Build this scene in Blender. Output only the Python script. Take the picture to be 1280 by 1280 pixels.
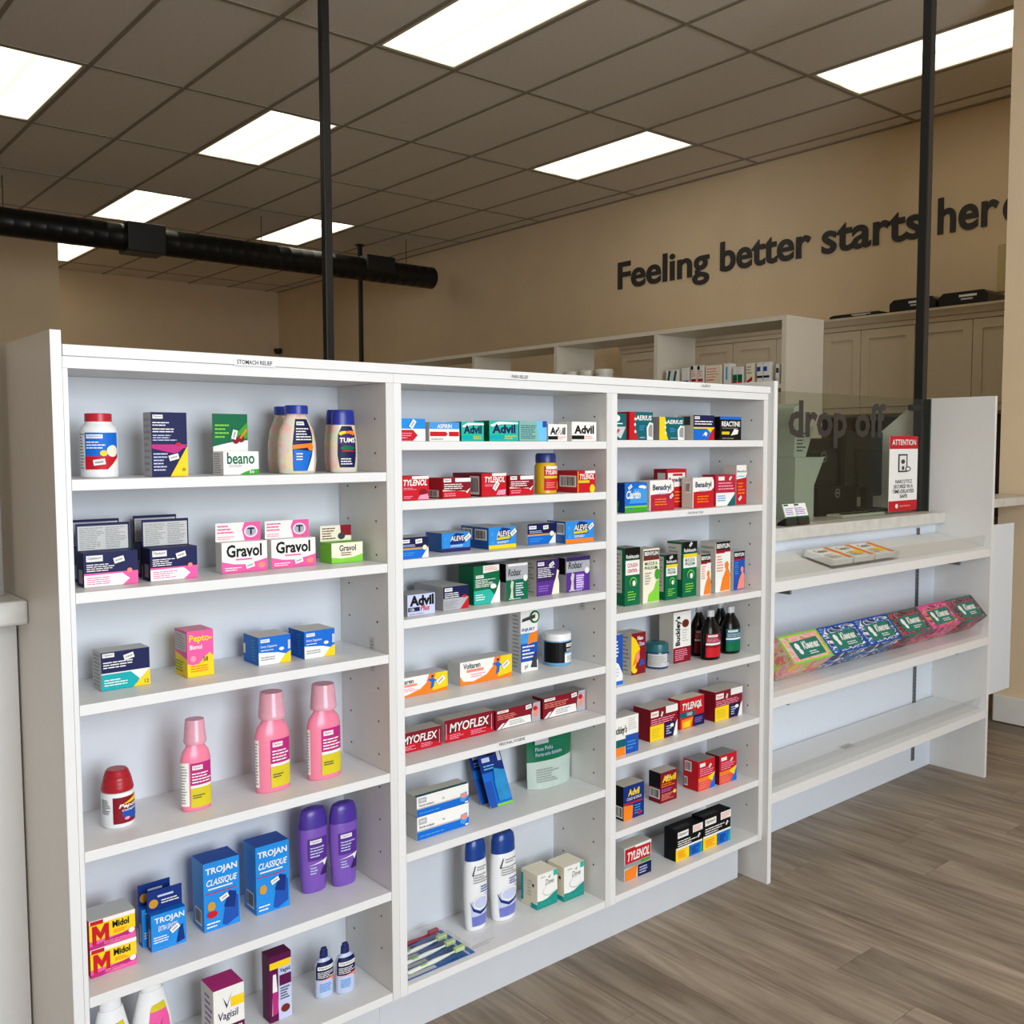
import bpy, bmesh, math, random
from mathutils import Vector, Matrix
random.seed(7)
for o in list(bpy.data.objects): bpy.data.objects.remove(o)
SC = bpy.context.scene
COL = SC.collection

# ------------------------------------------------------------------ camera
FPX = 1212.863
YAW, PITCH, ROLL = 0.698702992, 0.0681045723, -0.00355853910
CAM = Vector((0.0, -1.78490583, 1.4))
FW = Vector((math.sin(YAW)*math.cos(PITCH), math.cos(YAW)*math.cos(PITCH), -math.sin(PITCH)))
_r = Vector((math.cos(YAW), -math.sin(YAW), 0)); _u = _r.cross(FW)
RT = _r*math.cos(ROLL)+_u*math.sin(ROLL); UP = -_r*math.sin(ROLL)+_u*math.cos(ROLL)
cd = bpy.data.cameras.new('camera'); cam = bpy.data.objects.new('camera', cd); COL.objects.link(cam)
cd.sensor_width = 36; cd.lens = FPX/1280*36; cd.clip_start = .05
cam.matrix_world = Matrix(((RT.x, UP.x, -FW.x, CAM.x), (RT.y, UP.y, -FW.y, CAM.y), (RT.z, UP.z, -FW.z, CAM.z), (0, 0, 0, 1)))
SC.camera = cam

def at(u, v, axis, val):
    """point where the ray through photo pixel (u, v) meets the plane axis = val"""
    d = FW+RT*((u-640)/FPX)-UP*((v-640)/FPX)
    i = 'xyz'.index(axis); t = (val-CAM[i])/d[i]
    return CAM+d*t

# ------------------------------------------------------------------ world, daylight, exposure
w = bpy.data.worlds.new('sky'); SC.world = w; w.use_nodes = True
nt = w.node_tree; bg = nt.nodes['Background']
bg.inputs[0].default_value = (.62, .78, 1.0, 1); bg.inputs[1].default_value = 1.0
def area(name, loc, rot, sx, sy, power, col):
    l = bpy.data.lights.new(name, 'AREA'); l.shape = 'RECTANGLE'; l.size = sx; l.size_y = sy; l.energy = power; l.color = col
    o = bpy.data.objects.new(name, l); COL.objects.link(o); o.location = loc; o.rotation_euler = rot
    return o
# daylight entering through the shop-front windows behind the photographer
area('daylight', (.85, -4.55, 1.95), (math.radians(90), 0, 0), 2.4, 2.6, 140, (.87, .94, 1.0))
SC.view_settings.view_transform = 'Standard'; SC.view_settings.look = 'None'
SC.view_settings.exposure = 0.5; SC.view_settings.gamma = 1.0
SC.view_settings.use_curve_mapping = False

# ------------------------------------------------------------------ materials
def lin(c):
    return tuple(((x/255)/12.92 if x/255 <= .04045 else ((x/255+.055)/1.055)**2.4) for x in c)
_m = {}
def mat(name, col, rough=.5, metal=0, noise=0, scale=40, bump=0, emit=0, coat=0, spec=.5, alpha=None, trans=0):
    if name in _m: return _m[name]
    m = bpy.data.materials.new(name); m.use_nodes = True; n = m.node_tree; b = n.nodes['Principled BSDF']
    c = lin(col)+(1,)
    b.inputs['Base Color'].default_value = c; b.inputs['Roughness'].default_value = rough; b.inputs['Metallic'].default_value = metal
    b.inputs['Specular IOR Level'].default_value = spec; b.inputs['Coat Weight'].default_value = coat
    if trans: b.inputs['Transmission Weight'].default_value = trans
    if noise or bump:
        tc = n.nodes.new('ShaderNodeTexCoord'); nz = n.nodes.new('ShaderNodeTexNoise'); nz.inputs['Scale'].default_value = scale; nz.inputs['Detail'].default_value = 5
        n.links.new(tc.outputs['Object'], nz.inputs['Vector'])
        if noise:
            r = n.nodes.new('ShaderNodeValToRGB'); r.color_ramp.elements[0].position = .3; r.color_ramp.elements[1].position = .7
            r.color_ramp.elements[0].color = tuple(x*(1-noise) for x in c[:3])+(1,); r.color_ramp.elements[1].color = tuple(min(1, x*(1+noise)) for x in c[:3])+(1,)
            n.links.new(nz.outputs['Fac'], r.inputs['Fac']); n.links.new(r.outputs['Color'], b.inputs['Base Color'])
        if bump:
            bp = n.nodes.new('ShaderNodeBump'); bp.inputs['Strength'].default_value = bump; bp.inputs['Distance'].default_value = .002
            n.links.new(nz.outputs['Fac'], bp.inputs['Height']); n.links.new(bp.outputs['Normal'], b.inputs['Normal'])
    if emit:
        b.inputs['Emission Color'].default_value = c; b.inputs['Emission Strength'].default_value = emit
    _m[name] = m
    return m
def clear(name, tint, fres=.06, rough=.05, fmax=.22):
    """thin clear plastic / glass: tinted see-through with a fresnel reflection"""
    if name in _m: return _m[name]
    m = bpy.data.materials.new(name); m.use_nodes = True; n = m.node_tree; n.nodes.clear()
    out = n.nodes.new('ShaderNodeOutputMaterial'); t = n.nodes.new('ShaderNodeBsdfTransparent'); g = n.nodes.new('ShaderNodeBsdfGlossy')
    t.inputs['Color'].default_value = tuple(tint)+(1,); g.inputs['Roughness'].default_value = rough
    lw = n.nodes.new('ShaderNodeLayerWeight'); lw.inputs['Blend'].default_value = .25
    mp = n.nodes.new('ShaderNodeMapRange'); mp.inputs['To Min'].default_value = fres; mp.inputs['To Max'].default_value = fmax
    mx = n.nodes.new('ShaderNodeMixShader')
    n.links.new(lw.outputs['Facing'], mp.inputs['Value']); n.links.new(mp.outputs['Result'], mx.inputs['Fac'])
    n.links.new(t.outputs[0], mx.inputs[1]); n.links.new(g.outputs[0], mx.inputs[2]); n.links.new(mx.outputs[0], out.inputs[0])
    _m[name] = m
    return m
C = dict(W=(238, 236, 230), N=(20, 24, 76), R=(196, 22, 36), DR=(132, 16, 34), Y=(247, 208, 24), T=(0, 166, 170), G=(0, 104, 66), B=(16, 106, 204),
         LB=(66, 152, 222), PK=(236, 92, 160), MG=(188, 40, 124), K=(9, 9, 12), O=(242, 128, 30), GY=(150, 150, 148), LG=(200, 200, 198), P=(88, 46, 140),
         DP=(56, 34, 92), CR=(240, 232, 208), GR=(60, 160, 40), LM=(130, 205, 60), DT=(10, 96, 104), AQ=(40, 178, 160), SV=(176, 176, 182), DB=(14, 46, 120),
         BG=(208, 202, 190), OL=(214, 196, 40), PR=(92, 10, 70), LP=(150, 110, 200), PKL=(244, 150, 176), BR=(110, 40, 30), SK=(110, 190, 235), DG=(60, 62, 64), HB=(30, 80, 170), GD=(205, 150, 50), PE=(240, 140, 120), LV=(196, 202, 232))  # BG on carton tops paints in their pale grey-beige reflection
def pm(k):                                     # printed-card colours, each a procedural ink on coated board
    if not isinstance(k, str): return k
    return mat('ink_'+k, C[k], rough=.5, noise=.03, scale=300, spec=.22)
MELA = mat('white_melamine', (220, 218, 215), rough=.38, noise=.012, scale=25)
EDGE = mat('white_edge_band', (228, 227, 226), rough=.4, noise=.01, scale=30)
BACKP = mat('white_back_panel', (208, 211, 216), rough=.5, noise=.012, scale=18)
BLACK = mat('black_metal', (22, 23, 24), rough=.45, noise=.1, scale=60)
CLEAR = clear('clear_acrylic', (.975, .98, .98), .03)
PAPER = mat('paper', (244, 243, 240), rough=.7, noise=.02, scale=90)

# ------------------------------------------------------------------ mesh helpers
def link(name, me, parent=None, loc=(0, 0, 0), rot=(0, 0, 0)):
    o = bpy.data.objects.new(name, me); COL.objects.link(o)
    o.location = loc; o.rotation_euler = rot
    if parent is not None: o.parent = parent
    return o
def tag(o, label=None, cat=None, group=None, kind=None):
    if label: o['label'] = label
    if cat: o['category'] = cat
    if group: o['group'] = group
    if kind: o['kind'] = kind
    return o
def thing(name, label, cat, loc=(0, 0, 0), rot=(0, 0, 0), group=None):
    return tag(link(name, None, None, loc, rot), label, cat, group)
def mesh(name, verts, faces, mats, midx=None, smooth=False):
    me = bpy.data.meshes.new(name); me.from_pydata(verts, [], faces)
    for m in (mats if isinstance(mats, (list, tuple)) else [mats]): me.materials.append(pm(m))
    if midx: me.polygons.foreach_set('material_index', midx)
    if smooth: me.polygons.foreach_set('use_smooth', [True]*len(me.polygons))
    me.update()
    return me
def boxdata(a, b):
    (x0, y0, z0), (x1, y1, z1) = a, b
    v = [(x0, y0, z0), (x1, y0, z0), (x1, y1, z0), (x0, y1, z0), (x0, y0, z1), (x1, y0, z1), (x1, y1, z1), (x0, y1, z1)]
    return v, [(0, 3, 2, 1), (4, 5, 6, 7), (0, 1, 5, 4), (1, 2, 6, 5), (2, 3, 7, 6), (3, 0, 4, 7)]   # bottom top front right back left
def box(name, a, b, m, parent=None, bevel=0, kind=None, midx=None, loc=(0, 0, 0), rot=(0, 0, 0)):
    v, f = boxdata(a, b)
    if bevel:
        bm = bmesh.new(); vs = [bm.verts.new(p) for p in v]; [bm.faces.new([vs[i] for i in q]) for q in f]
        bmesh.ops.bevel(bm, geom=bm.edges[:], offset=bevel, segments=2, profile=.5, affect='EDGES')
        me = bpy.data.meshes.new(name); bm.to_mesh(me); bm.free(); me.materials.append(pm(m))
    else: me = mesh(name, v, f, m, midx)
    o = link(name, me, parent, loc, rot)
    if kind: o['kind'] = kind
    return o
def multi(name, boxes, m, parent=None):
    V, F = [], []
    for a, b in boxes:
        v, f = boxdata(a, b); k = len(V); V += v; F += [tuple(i+k for i in q) for q in f]
    return link(name, mesh(name, V, F, m), parent)
def prism(name, pts, axis, a, b, m, parent=None, kind=None):
    """polygon pts extruded along axis from a to b (pts in the other two axes, in order)"""
    n = len(pts)
    def P(p, t):
        return {'x': (t, p[0], p[1]), 'y': (p[0], t, p[1]), 'z': (p[0], p[1], t)}[axis]
    V = [P(p, a) for p in pts]+[P(p, b) for p in pts]
    F = [tuple(range(n)), tuple(range(2*n-1, n-1, -1))]+[(i, (i+1) % n+0, (i+1) % n+n, i+n) for i in range(n)]
    me = mesh(name, V, F, m)
    bm = bmesh.new(); bm.from_mesh(me); bmesh.ops.recalc_face_normals(bm, faces=bm.faces[:]); bm.to_mesh(me); bm.free()
    o = link(name, me, parent)
    if kind: o['kind'] = kind
    return o
def lathe(name, prof, m, parent=None, flat=1.0, n=28, power=2.0, loc=(0, 0, 0), rot=(0, 0, 0), smooth=True):
    """prof: (z, half width); cross-section a superellipse of half depth flat * half width"""
    V, F = [], []
    for z, a in prof:
        for i in range(n):
            t = 2*math.pi*i/n; c, s = math.cos(t), math.sin(t)
            V.append((a*math.copysign(abs(c)**(2/power), c), flat*a*math.copysign(abs(s)**(2/power), s), z))
    for k in range(len(prof)-1):
        for i in range(n): j = (i+1) % n; F.append((k*n+i, k*n+j, (k+1)*n+j, (k+1)*n+i))
    F.append(tuple(range(n-1, -1, -1))); F.append(tuple((len(prof)-1)*n+i for i in range(n)))
    me = mesh(name, V, F, m)
    if smooth:
        me.polygons.foreach_set('use_smooth', [True]*len(me.polygons)); me.set_sharp_from_angle(angle=math.radians(38))
    return link(name, me, parent, loc, rot)
def rod(name, p, q, r, m, parent=None, n=12):
    p, q = Vector(p), Vector(q); d = q-p; L = d.length
    return lathe(name, [(0, r), (L, r)], m, parent, n=n, loc=p, rot=d.to_track_quat('Z', 'Y').to_euler())

# ------------------------------------------------------------------ lettering and flat print
_t = {}
def textmesh(s, bold=.012, shear=0, spacing=1.0):
    k = (s, bold, shear, spacing)
    if k in _t: return _t[k]
    cu = bpy.data.curves.new('lettering', 'FONT'); cu.body = s; cu.size = 1; cu.resolution_u = 5 if bold == .02 else 2; cu.offset = bold; cu.shear = shear; cu.space_character = spacing
    ob = bpy.data.objects.new('lettering', cu); COL.objects.link(ob)
    bpy.context.view_layer.update()
    ev = ob.evaluated_get(bpy.context.evaluated_depsgraph_get()); me = ev.to_mesh()
    V = [(v.co.x, v.co.y) for v in me.vertices]; F = [tuple(p.vertices) for p in me.polygons]
    # keep faces pointing +z (front)
    ev.to_mesh_clear(); bpy.data.objects.remove(ob); bpy.data.curves.remove(cu)
    x0 = min(v[0] for v in V); x1 = max(v[0] for v in V); y0 = min(v[1] for v in V); y1 = max(v[1] for v in V)
    _t[k] = (V, F, (x0, y0, x1, y1))
    return _t[k]
EPS = .00022
def strips(pts, nu=12, nv=7):
    """cut a flat polygon into small cells so that it can follow a curved surface"""
    def clip(P, ax, lo, hi):
        for sgn, lim in ((1, lo), (-1, hi)):
            Q = []
            for a, b in zip(P, P[1:]+P[:1]):
                da, db = sgn*(a[ax]-lim), sgn*(b[ax]-lim)
                if da >= 0: Q.append(a)
                if (da > 0 and db < 0) or (da < 0 and db > 0):
                    t = da/(da-db); Q.append((a[0]+(b[0]-a[0])*t, a[1]+(b[1]-a[1])*t))
            P = Q
            if len(P) < 3: return []
        return P
    out = []
    x0 = min(p[0] for p in pts); x1 = max(p[0] for p in pts); y0 = min(p[1] for p in pts); y1 = max(p[1] for p in pts)
    for i in range(math.floor(x0*nu), math.ceil(x1*nu)):
        P = clip(list(pts), 0, i/nu, (i+1)/nu)
        if not P: continue
        for j in range(math.floor(y0*nv), math.ceil(y1*nv)):
            Q = clip(P, 1, j/nv, (j+1)/nv)
            if Q: out.append(Q)
    return out
def canvas(ops, W, H, curved=False):
    """turn drawing operations in 0..1 face coordinates into flat polygons: (verts uv+layer, faces, material keys)"""
    V, F, M, mats = [], [], [], []
    layer = 1
    def add(vs, fs, col):
        if col not in mats: mats.append(col)
        if curved:
            cells = [q for f in fs for q in strips([vs[i] for i in f])]
            vs = [p for q in cells for p in q]; n_ = 0; fs = []
            for q in cells: fs.append(tuple(range(n_, n_+len(q)))); n_ += len(q)
        k = len(V); V.extend((x, y, layer) for x, y in vs); F.extend(tuple(i+k for i in f) for f in fs); M.extend([mats.index(col)]*len(fs))
    for o in ops:
        t = o[0]
        if t == 'r':
            x0, y0, x1, y1 = o[1:5]; n = max(1, int((x1-x0)*12))
            vs = [(x0+(x1-x0)*i/n, y) for i in range(n+1) for y in (y0, y1)]
            add(vs, [(2*i, 2*i+2, 2*i+3, 2*i+1) for i in range(n)], o[5])
        elif t == 'p': add(o[1], [tuple(range(len(o[1])))], o[2])
        elif t == 'e':
            n = 18; add([(o[1]+o[3]*math.cos(2*math.pi*i/n), o[2]+o[4]*math.sin(2*math.pi*i/n)) for i in range(n)], [tuple(range(n))], o[5])
        elif t == 't':
            s, x0, y0, x1, y1, col = o[1:7]; sh = o[7] if len(o) > 7 else 0; bo = o[8] if len(o) > 8 else .015
            tv, tf, (a, b, c, d) = textmesh(s, bo, sh)
            add([(x0+(x-a)/(c-a)*(x1-x0), y0+(y-b)/(d-b)*(y1-y0)) for x, y in tv], tf, col)
        elif t == 'l':                         # lines of print too small to read
            x0, y0, x1, y1, n, col = o[1:7]; dy = (y1-y0)/n
            for i in range(n):
                x = x0
                xe = x0+(x1-x0)*random.uniform(.6, 1)
                while x < xe-.01:
                    e = min(xe, x+(x1-x0)*random.uniform(.1, .3)); yb = y1-dy*(i+.75)
                    add([(x, yb), (e, yb), (e, yb+dy*.42), (x, yb+dy*.42)], [(0, 1, 2, 3)], col); x = e+(x1-x0)*.025
        elif t == 'b':                         # bar code
            x0, y0, x1, y1 = o[1:5]; add([(x0, y0), (x1, y0), (x1, y1), (x0, y1)], [(0, 1, 2, 3)], 'W'); layer += 1
            x = x0+(x1-x0)*.08
            while x < x1-(x1-x0)*.12:
                e = x+(x1-x0)*random.choice((.02, .03, .05)); add([(x, y0+(y1-y0)*.12), (e, y0+(y1-y0)*.12), (e, y1-(y1-y0)*.1), (x, y1-(y1-y0)*.1)], [(0, 1, 2, 3)], 'K'); x = e+(x1-x0)*random.choice((.02, .035, .05))
        layer += 1
    return V, F, M, mats
def decal(name, ops, W, H, fmap, parent, curved=False):
    ops = [o for o in ops if o[0] != 's']
    if not ops: return None
    V, F, M, mats = canvas(ops, W, H, curved)
    me = mesh(name, [fmap(u, v, l*EPS) for u, v, l in V], F, mats, M)
    return link(name, me, parent)
def sticker(o, W, H, fmap, parent):
    """white price sticker: ('s', cx, cy, degrees[, width in metres])"""
    cx, cy, a = o[1:4]; sw = o[4] if len(o) > 4 else .019; sh = sw*.55; a = math.radians(a)
    def q(x, y): return (cx+(x*math.cos(a)-y*math.sin(a))/W, cy+(x*math.sin(a)+y*math.cos(a))/H)
    V, F, M = [], [], []
    def r(x0, y0, x1, y1, l, m):
        k = len(V); V.extend(fmap(*q(x, y), l*EPS) for x, y in ((x0, y0), (x1, y0), (x1, y1), (x0, y1))); F.append((k, k+1, k+2, k+3)); M.append(m)
    r(-sw/2, -sh/2, sw/2, sh/2, 14, 0)
    x = -sw*.34
    for wd in (.1, .06, .12, .12, .12): r(x, -sh*.16, x+sw*wd, sh*.16, 15, 1); x += sw*(wd+.035)
    return link('price_sticker', mesh('price_sticker', V, F, ['W', 'GY'], M), parent)
def stickers(ops, W, H, fmap, parent):
    for o in ops:
        if o[0] == 's': sticker(o, W, H, fmap, parent)
# ------------------------------------------------------------------ room shell
ZC = 3.65
WALLM = mat('beige_wall_paint', (230, 206, 172), rough=.75, noise=.025, scale=3, bump=.08)
TRIM = mat('white_trim', (230, 228, 222), rough=.4, noise=.02, scale=20)
XW, XR, YB = 6.65, 5.0, 11.45
def st(o): o['kind'] = 'structure'; return o
st(box('wall_right', (XW, .368, 0), (XW+.12, YB+.12, ZC+.3), WALLM))
st(box('wall_back', (2.9, YB, 0), (XW, YB+.12, ZC+.3), WALLM))
st(box('wall_partition', (-2.7, 9.25, 0), (3.03, 9.37, ZC+.3), WALLM))
st(box('wall_partition_return', (2.91, 9.37, 0), (3.03, YB, ZC+.3), WALLM))
st(box('wall_right_near', (XR, -4.7, 0), (XR+.12, .368, ZC+.3), WALLM))
st(box('wall_right_return', (XR+.12, .225, 0), (XW+.12, .368, ZC+.3), WALLM))
st(box('wall_left', (-2.82, -4.7, 0), (-2.7, 9.37, ZC+.3), WALLM))
bb = box('baseboard_right', (XR-.016, -4.7, 0), (XR-.0005, .36, .135), TRIM, bevel=.004); st(bb)
# shop front with its windows (behind the photographer)
st(box('wall_front_sill', (-2.7, -4.7, 0), (XR, -4.58, .45), WALLM))
st(box('wall_front_head', (-2.7, -4.7, 3.30), (XR, -4.58, ZC+.3), WALLM))
st(box('wall_front_pier', (2.1, -4.7, .45), (XR, -4.58, 3.30), WALLM))
st(box('wall_front_pier_left', (-2.7, -4.7, .45), (-.4, -4.58, 3.30), WALLM))
PANE = clear('window_glass', (.97, .98, .98), .03, .02)
for i in range(2):
    a = -.4+i*1.25; b = a+1.25
    fr = multi('window_%d' % (i+1), [((a, -4.67, .45), (a+.05, -4.61, 3.30)), ((b-.05, -4.67, .45), (b, -4.61, 3.30)), ((a+.05, -4.67, .45), (b-.05, -4.61, .5)), ((a+.05, -4.67, 3.25), (b-.05, -4.61, 3.30))], mat('window_frame', (70, 72, 74), .4, .5, noise=.05)); st(fr)
    box('pane', (a+.05, -4.645, .5), (b-.05, -4.637, 3.25), PANE, fr)

# floor of grey-brown wood-look planks laid front to back
def plank_mat():
    m = bpy.data.materials.new('vinyl_plank'); m.use_nodes = True; n = m.node_tree; L = n.links.new; b = n.nodes['Principled BSDF']
    b.inputs['Roughness'].default_value = .5
    oi = n.nodes.new('ShaderNodeObjectInfo'); tc = n.nodes.new('ShaderNodeTexCoord')
    ad = n.nodes.new('ShaderNodeVectorMath'); ad.operation = 'MULTIPLY_ADD'; cb = n.nodes.new('ShaderNodeCombineXYZ')
    L(oi.outputs['Random'], cb.inputs[0]); L(oi.outputs['Random'], cb.inputs[1])
    ad.inputs[1].default_value = (1, 1, 1); sc = n.nodes.new('ShaderNodeVectorMath'); sc.operation = 'SCALE'; sc.inputs['Scale'].default_value = 37
    L(cb.outputs[0], sc.inputs[0]); L(tc.outputs['Object'], ad.inputs[0]); L(sc.outputs[0], ad.inputs[2])
    mp = n.nodes.new('ShaderNodeMapping'); mp.inputs['Scale'].default_value = (12, 1.0, 1); L(ad.outputs[0], mp.inputs['Vector'])
    n1 = n.nodes.new('ShaderNodeTexNoise'); n1.inputs['Scale'].default_value = 1.6; n1.inputs['Detail'].default_value = 8; n1.inputs['Roughness'].default_value = .62; n1.inputs['Distortion'].default_value = 1.7; L(mp.outputs[0], n1.inputs['Vector'])
    r = n.nodes.new('ShaderNodeValToRGB'); e = r.color_ramp.elements
    e[0].position = .27; e[0].color = lin((112, 98, 84))+(1,); e[1].position = .72; e[1].color = lin((176, 161, 142))+(1,)
    for p, c in ((.42, (140, 124, 107)), (.55, (156, 141, 123))):
        q = r.color_ramp.elements.new(p); q.color = lin(c)+(1,)
    L(n1.outputs['Fac'], r.inputs['Fac'])
    n2 = n.nodes.new('ShaderNodeTexNoise'); n2.inputs['Scale'].default_value = 5; mp2 = n.nodes.new('ShaderNodeMapping'); mp2.inputs['Scale'].default_value = (2.2, .5, 1); L(ad.outputs[0], mp2.inputs['Vector']); L(mp2.outputs[0], n2.inputs['Vector'])
    r2 = n.nodes.new('ShaderNodeValToRGB'); r2.color_ramp.elements[0].position = .3; r2.color_ramp.elements[0].color = (.74, .72, .70, 1); r2.color_ramp.elements[1].position = .62; r2.color_ramp.elements[1].color = (1, 1, 1, 1)
    L(n2.outputs['Fac'], r2.inputs['Fac'])
    mu = n.nodes.new('ShaderNodeMix'); mu.data_type = 'RGBA'; mu.blend_type = 'MULTIPLY'; mu.inputs[0].default_value = 1; L(r.outputs[0], mu.inputs[6]); L(r2.outputs[0], mu.inputs[7])
    hv = n.nodes.new('ShaderNodeHueSaturation'); vr = n.nodes.new('ShaderNodeMapRange'); vr.inputs['To Min'].default_value = .86; vr.inputs['To Max'].default_value = 1.14
    L(oi.outputs['Random'], vr.inputs['Value']); L(vr.outputs[0], hv.inputs['Value']); L(mu.outputs[2], hv.inputs['Color']); L(hv.outputs[0], b.inputs['Base Color'])
    bp = n.nodes.new('ShaderNodeBump'); bp.inputs['Strength'].default_value = .25; bp.inputs['Distance'].default_value = .001; L(n1.outputs['Fac'], bp.inputs['Height']); L(bp.outputs[0], b.inputs['Normal'])
    return m
PLANK = plank_mat()
floor = st(box('floor', (-2.7, -4.7, -.12), (XW, YB, -.006), mat('subfloor', (120, 105, 92), .6, noise=.2, scale=6)))
PW, PL = .182, 1.22
pme = mesh('plank', *boxdata((.0006, .0006, -.006), (PW-.0006, PL-.0006, 0)), PLANK)
nx = int(6.2/PW)
for i in range(nx):
    x = -1.19+i*PW
    if x+PW > XR-.017: continue
    y = -3.6-random.random()*PL
    while y < .25:
        if x > .95 or y < -.5: link('plank', pme, floor, (x, y, 0))
        y += PL
box('floor_boards_beyond', (-2.7, .3+PL, -.006), (XW, YB, 0), PLANK, floor)

# ceiling: exposed grid with lay-in tiles
GX0, GY0, GPX, GPY = 1.895, 1.716, .57, 1.309
def tile_mat():
    m = mat('mineral_tile', (228, 219, 206), rough=.9, noise=.05, scale=70, bump=.5)
    return m
TILE = tile_mat(); TBAR = mat('ceiling_t_bar', (150, 140, 126), rough=.6, noise=.03, scale=20)
ceil = st(box('ceiling', (-2.7, -4.7, ZC+.06), (XW, YB, ZC+.2), mat('ceiling_deck', (120, 115, 108), .9, noise=.05)))
lights = [(-1, 2), (2, 0), (2, 2), (6, 1), (6, -1), (2, 4), (5, 4), (2, 6), (2, -3), (-1, -3), (5, -4), (-4, 0), (2, -2)]  # fixtures after the visible ones are unseen, added for more overhead light
kx0, kx1, jy0, jy1 = -8, 9, -5, 8
tme = {}
def tile_mesh(wd, ln):
    k = (round(wd, 3), round(ln, 3))
    if k not in tme:
        v, f = boxdata((.007, .007, 0), (wd-.007, ln-.007, .012)); tme[k] = mesh('ceiling_tile', v, f, TILE)
    return tme[k]
for i in range(kx0, kx1):
    for j in range(jy0, jy1):
        if (i, j) in lights: continue
        x0, y0 = GX0+i*GPX, GY0+j*GPY; x1, y1 = min(x0+GPX, XW), min(y0+GPY, YB)
        x0, y0 = max(x0, -2.7), max(y0, -4.7)
        if x1-x0 < .03 or y1-y0 < .03: continue
        if y0 > 9.37 and x1 < 3.03 or (x0 > XR and y1 < .3): continue
        link('ceiling_tile', tile_mesh(x1-x0, y1-y0), ceil, (x0, y0, ZC+.006))
for i in range(kx0, kx1+1):
    x = GX0+i*GPX
    if -2.65 < x < XW-.02: box('grid_bar', (x-.012, -4.7, ZC), (x+.012, YB, ZC+.03), TBAR, ceil)
for j in range(jy0, jy1+1):
    y = GY0+j*GPY
    if -4.65 < y < YB-.02: box('grid_bar', (-2.7, y-.012, ZC+.0005), (XW, y+.012, ZC+.03), TBAR, ceil)
box('wall_angle', (XW-.03, .368, ZC-.002), (XW-.0005, YB, ZC+.03), TBAR, ceil)
# recessed light fixtures
def diff_mat():
    m = bpy.data.materials.new('light_diffuser'); m.use_nodes = True; n = m.node_tree; L = n.links.new; b = n.nodes['Principled BSDF']
    tc = n.nodes.new('ShaderNodeTexCoord'); sp = n.nodes.new('ShaderNodeSeparateXYZ'); L(tc.outputs['Generated'], sp.inputs[0])
    r = n.nodes.new('ShaderNodeValToRGB'); e = r.color_ramp.elements
    e[0].position = 0; e[0].color = (.46, .42, .32, 1); e[1].position = 1; e[1].color = (.46, .42, .32, 1)
    for p, c in ((.2, (1, .96, .78)), (.28, (1, .97, .8)), (.5, (.42, .385, .275)), (.72, (1, .97, .8)), (.8, (1, .96, .78))):
        q = r.color_ramp.elements.new(p); q.color = c+(1,)
    L(sp.outputs[0], r.inputs['Fac']); b.inputs['Base Color'].default_value = (.8, .8, .75, 1)
    L(r.outputs[0], b.inputs['Emission Color']); b.inputs['Emission Strength'].default_value = LAMP
    return m
LAMP = 1.9
DIFF = diff_mat(); LFR = mat('fixture_frame', (205, 198, 180), .4, noise=.02)
where = {(-1, 2): 'at the left edge, half out of frame', (2, 0): 'cut by the top edge of the view', (2, 2): 'whose far corner passes behind the black pole left of centre', (6, 1): 'high above the start of the wall lettering', (6, -1): 'crossed by the right-hand black pole', (2, 4): 'just above the black duct on the left', (5, 4): 'behind the left black pole, above the duct end', (2, 6): 'mostly hidden behind the black duct'}
nb = iter(('added unseen for overhead light over the shop floor near the front windows', 'added unseen for overhead light over the left of the shop floor by the windows', 'added unseen for overhead light over the right of the shop floor by the windows', 'added for overhead light above the left counter, out of view', 'added for overhead light above the tissue display, out of view', 'added for overhead light over the entrance, out of view', 'added for overhead light over the waiting area, out of view'))
for (i, j) in lights:
    x, y = GX0+(i+.5)*GPX, GY0+(j+.5)*GPY
    t = thing('ceiling_light', 'recessed fluorescent ceiling light '+(where.get((i, j)) or next(nb)), 'ceiling light', (x, y, ZC), group='recessed ceiling lights')
    a, b = GPX/2-.014, GPY/2-.014
    multi('frame', [((-a, -b, .002), (-a+.02, b, .03)), ((a-.02, -b, .002), (a, b, .03)), ((-a+.02, -b, .002), (a-.02, -b+.02, .03)), ((-a+.02, b-.02, .002), (a-.02, b, .03))], LFR, t)
    box('diffuser', (-a+.02, -b+.02, .008), (a-.02, b-.02, .014), DIFF, t)

# ------------------------------------------------------------------ lettering on the wall
LET = mat('dark_grey_acrylic', (52, 50, 50), rough=.45, noise=.03)
s = 'Feeling better starts here'
sign = thing('wall_lettering', 'dark grey raised lettering Feeling better starts here on the beige wall', 'sign', (XW, 4.592, 2.852))
kz = .245/(textmesh('F', .02)[2][3]-textmesh('F', .02)[2][1])
for word, ya, yb in (('Feeling', 4.579, 3.518), ('better', 3.401, 2.54), ('starts', 2.443, 1.649), ('here', 1.541, None)):
    full = textmesh(word if yb else 'her', .02)[2]; ax = full[0]
    k = (ya-yb if yb else 1.541-1.132)/(full[2]-ax)
    for i, ch in enumerate(word):
        tv, tf, bb_ = textmesh(ch, .02); right = textmesh(word[:i+1], .02)[2][2]; off = right-bb_[2]-ax+(.03/k if (word, i) == ('here', 3) else 0)
        n = len(tv); yl = 4.592-ya
        V = [(-.012, -(x+off)*k-yl, y*kz) for x, y in tv]+[(-.0006, -(x+off)*k-yl, y*kz) for x, y in tv]
        ec = {}
        for f in tf:
            for a, b in zip(f, f[1:]+f[:1]): ec[(a, b)] = 1
        F = list(tf)+[(b, a, a+n, b+n) for (a, b) in ec if (b, a) not in ec]
        link('letter', mesh('letter', V, F, LET), sign)

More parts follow.
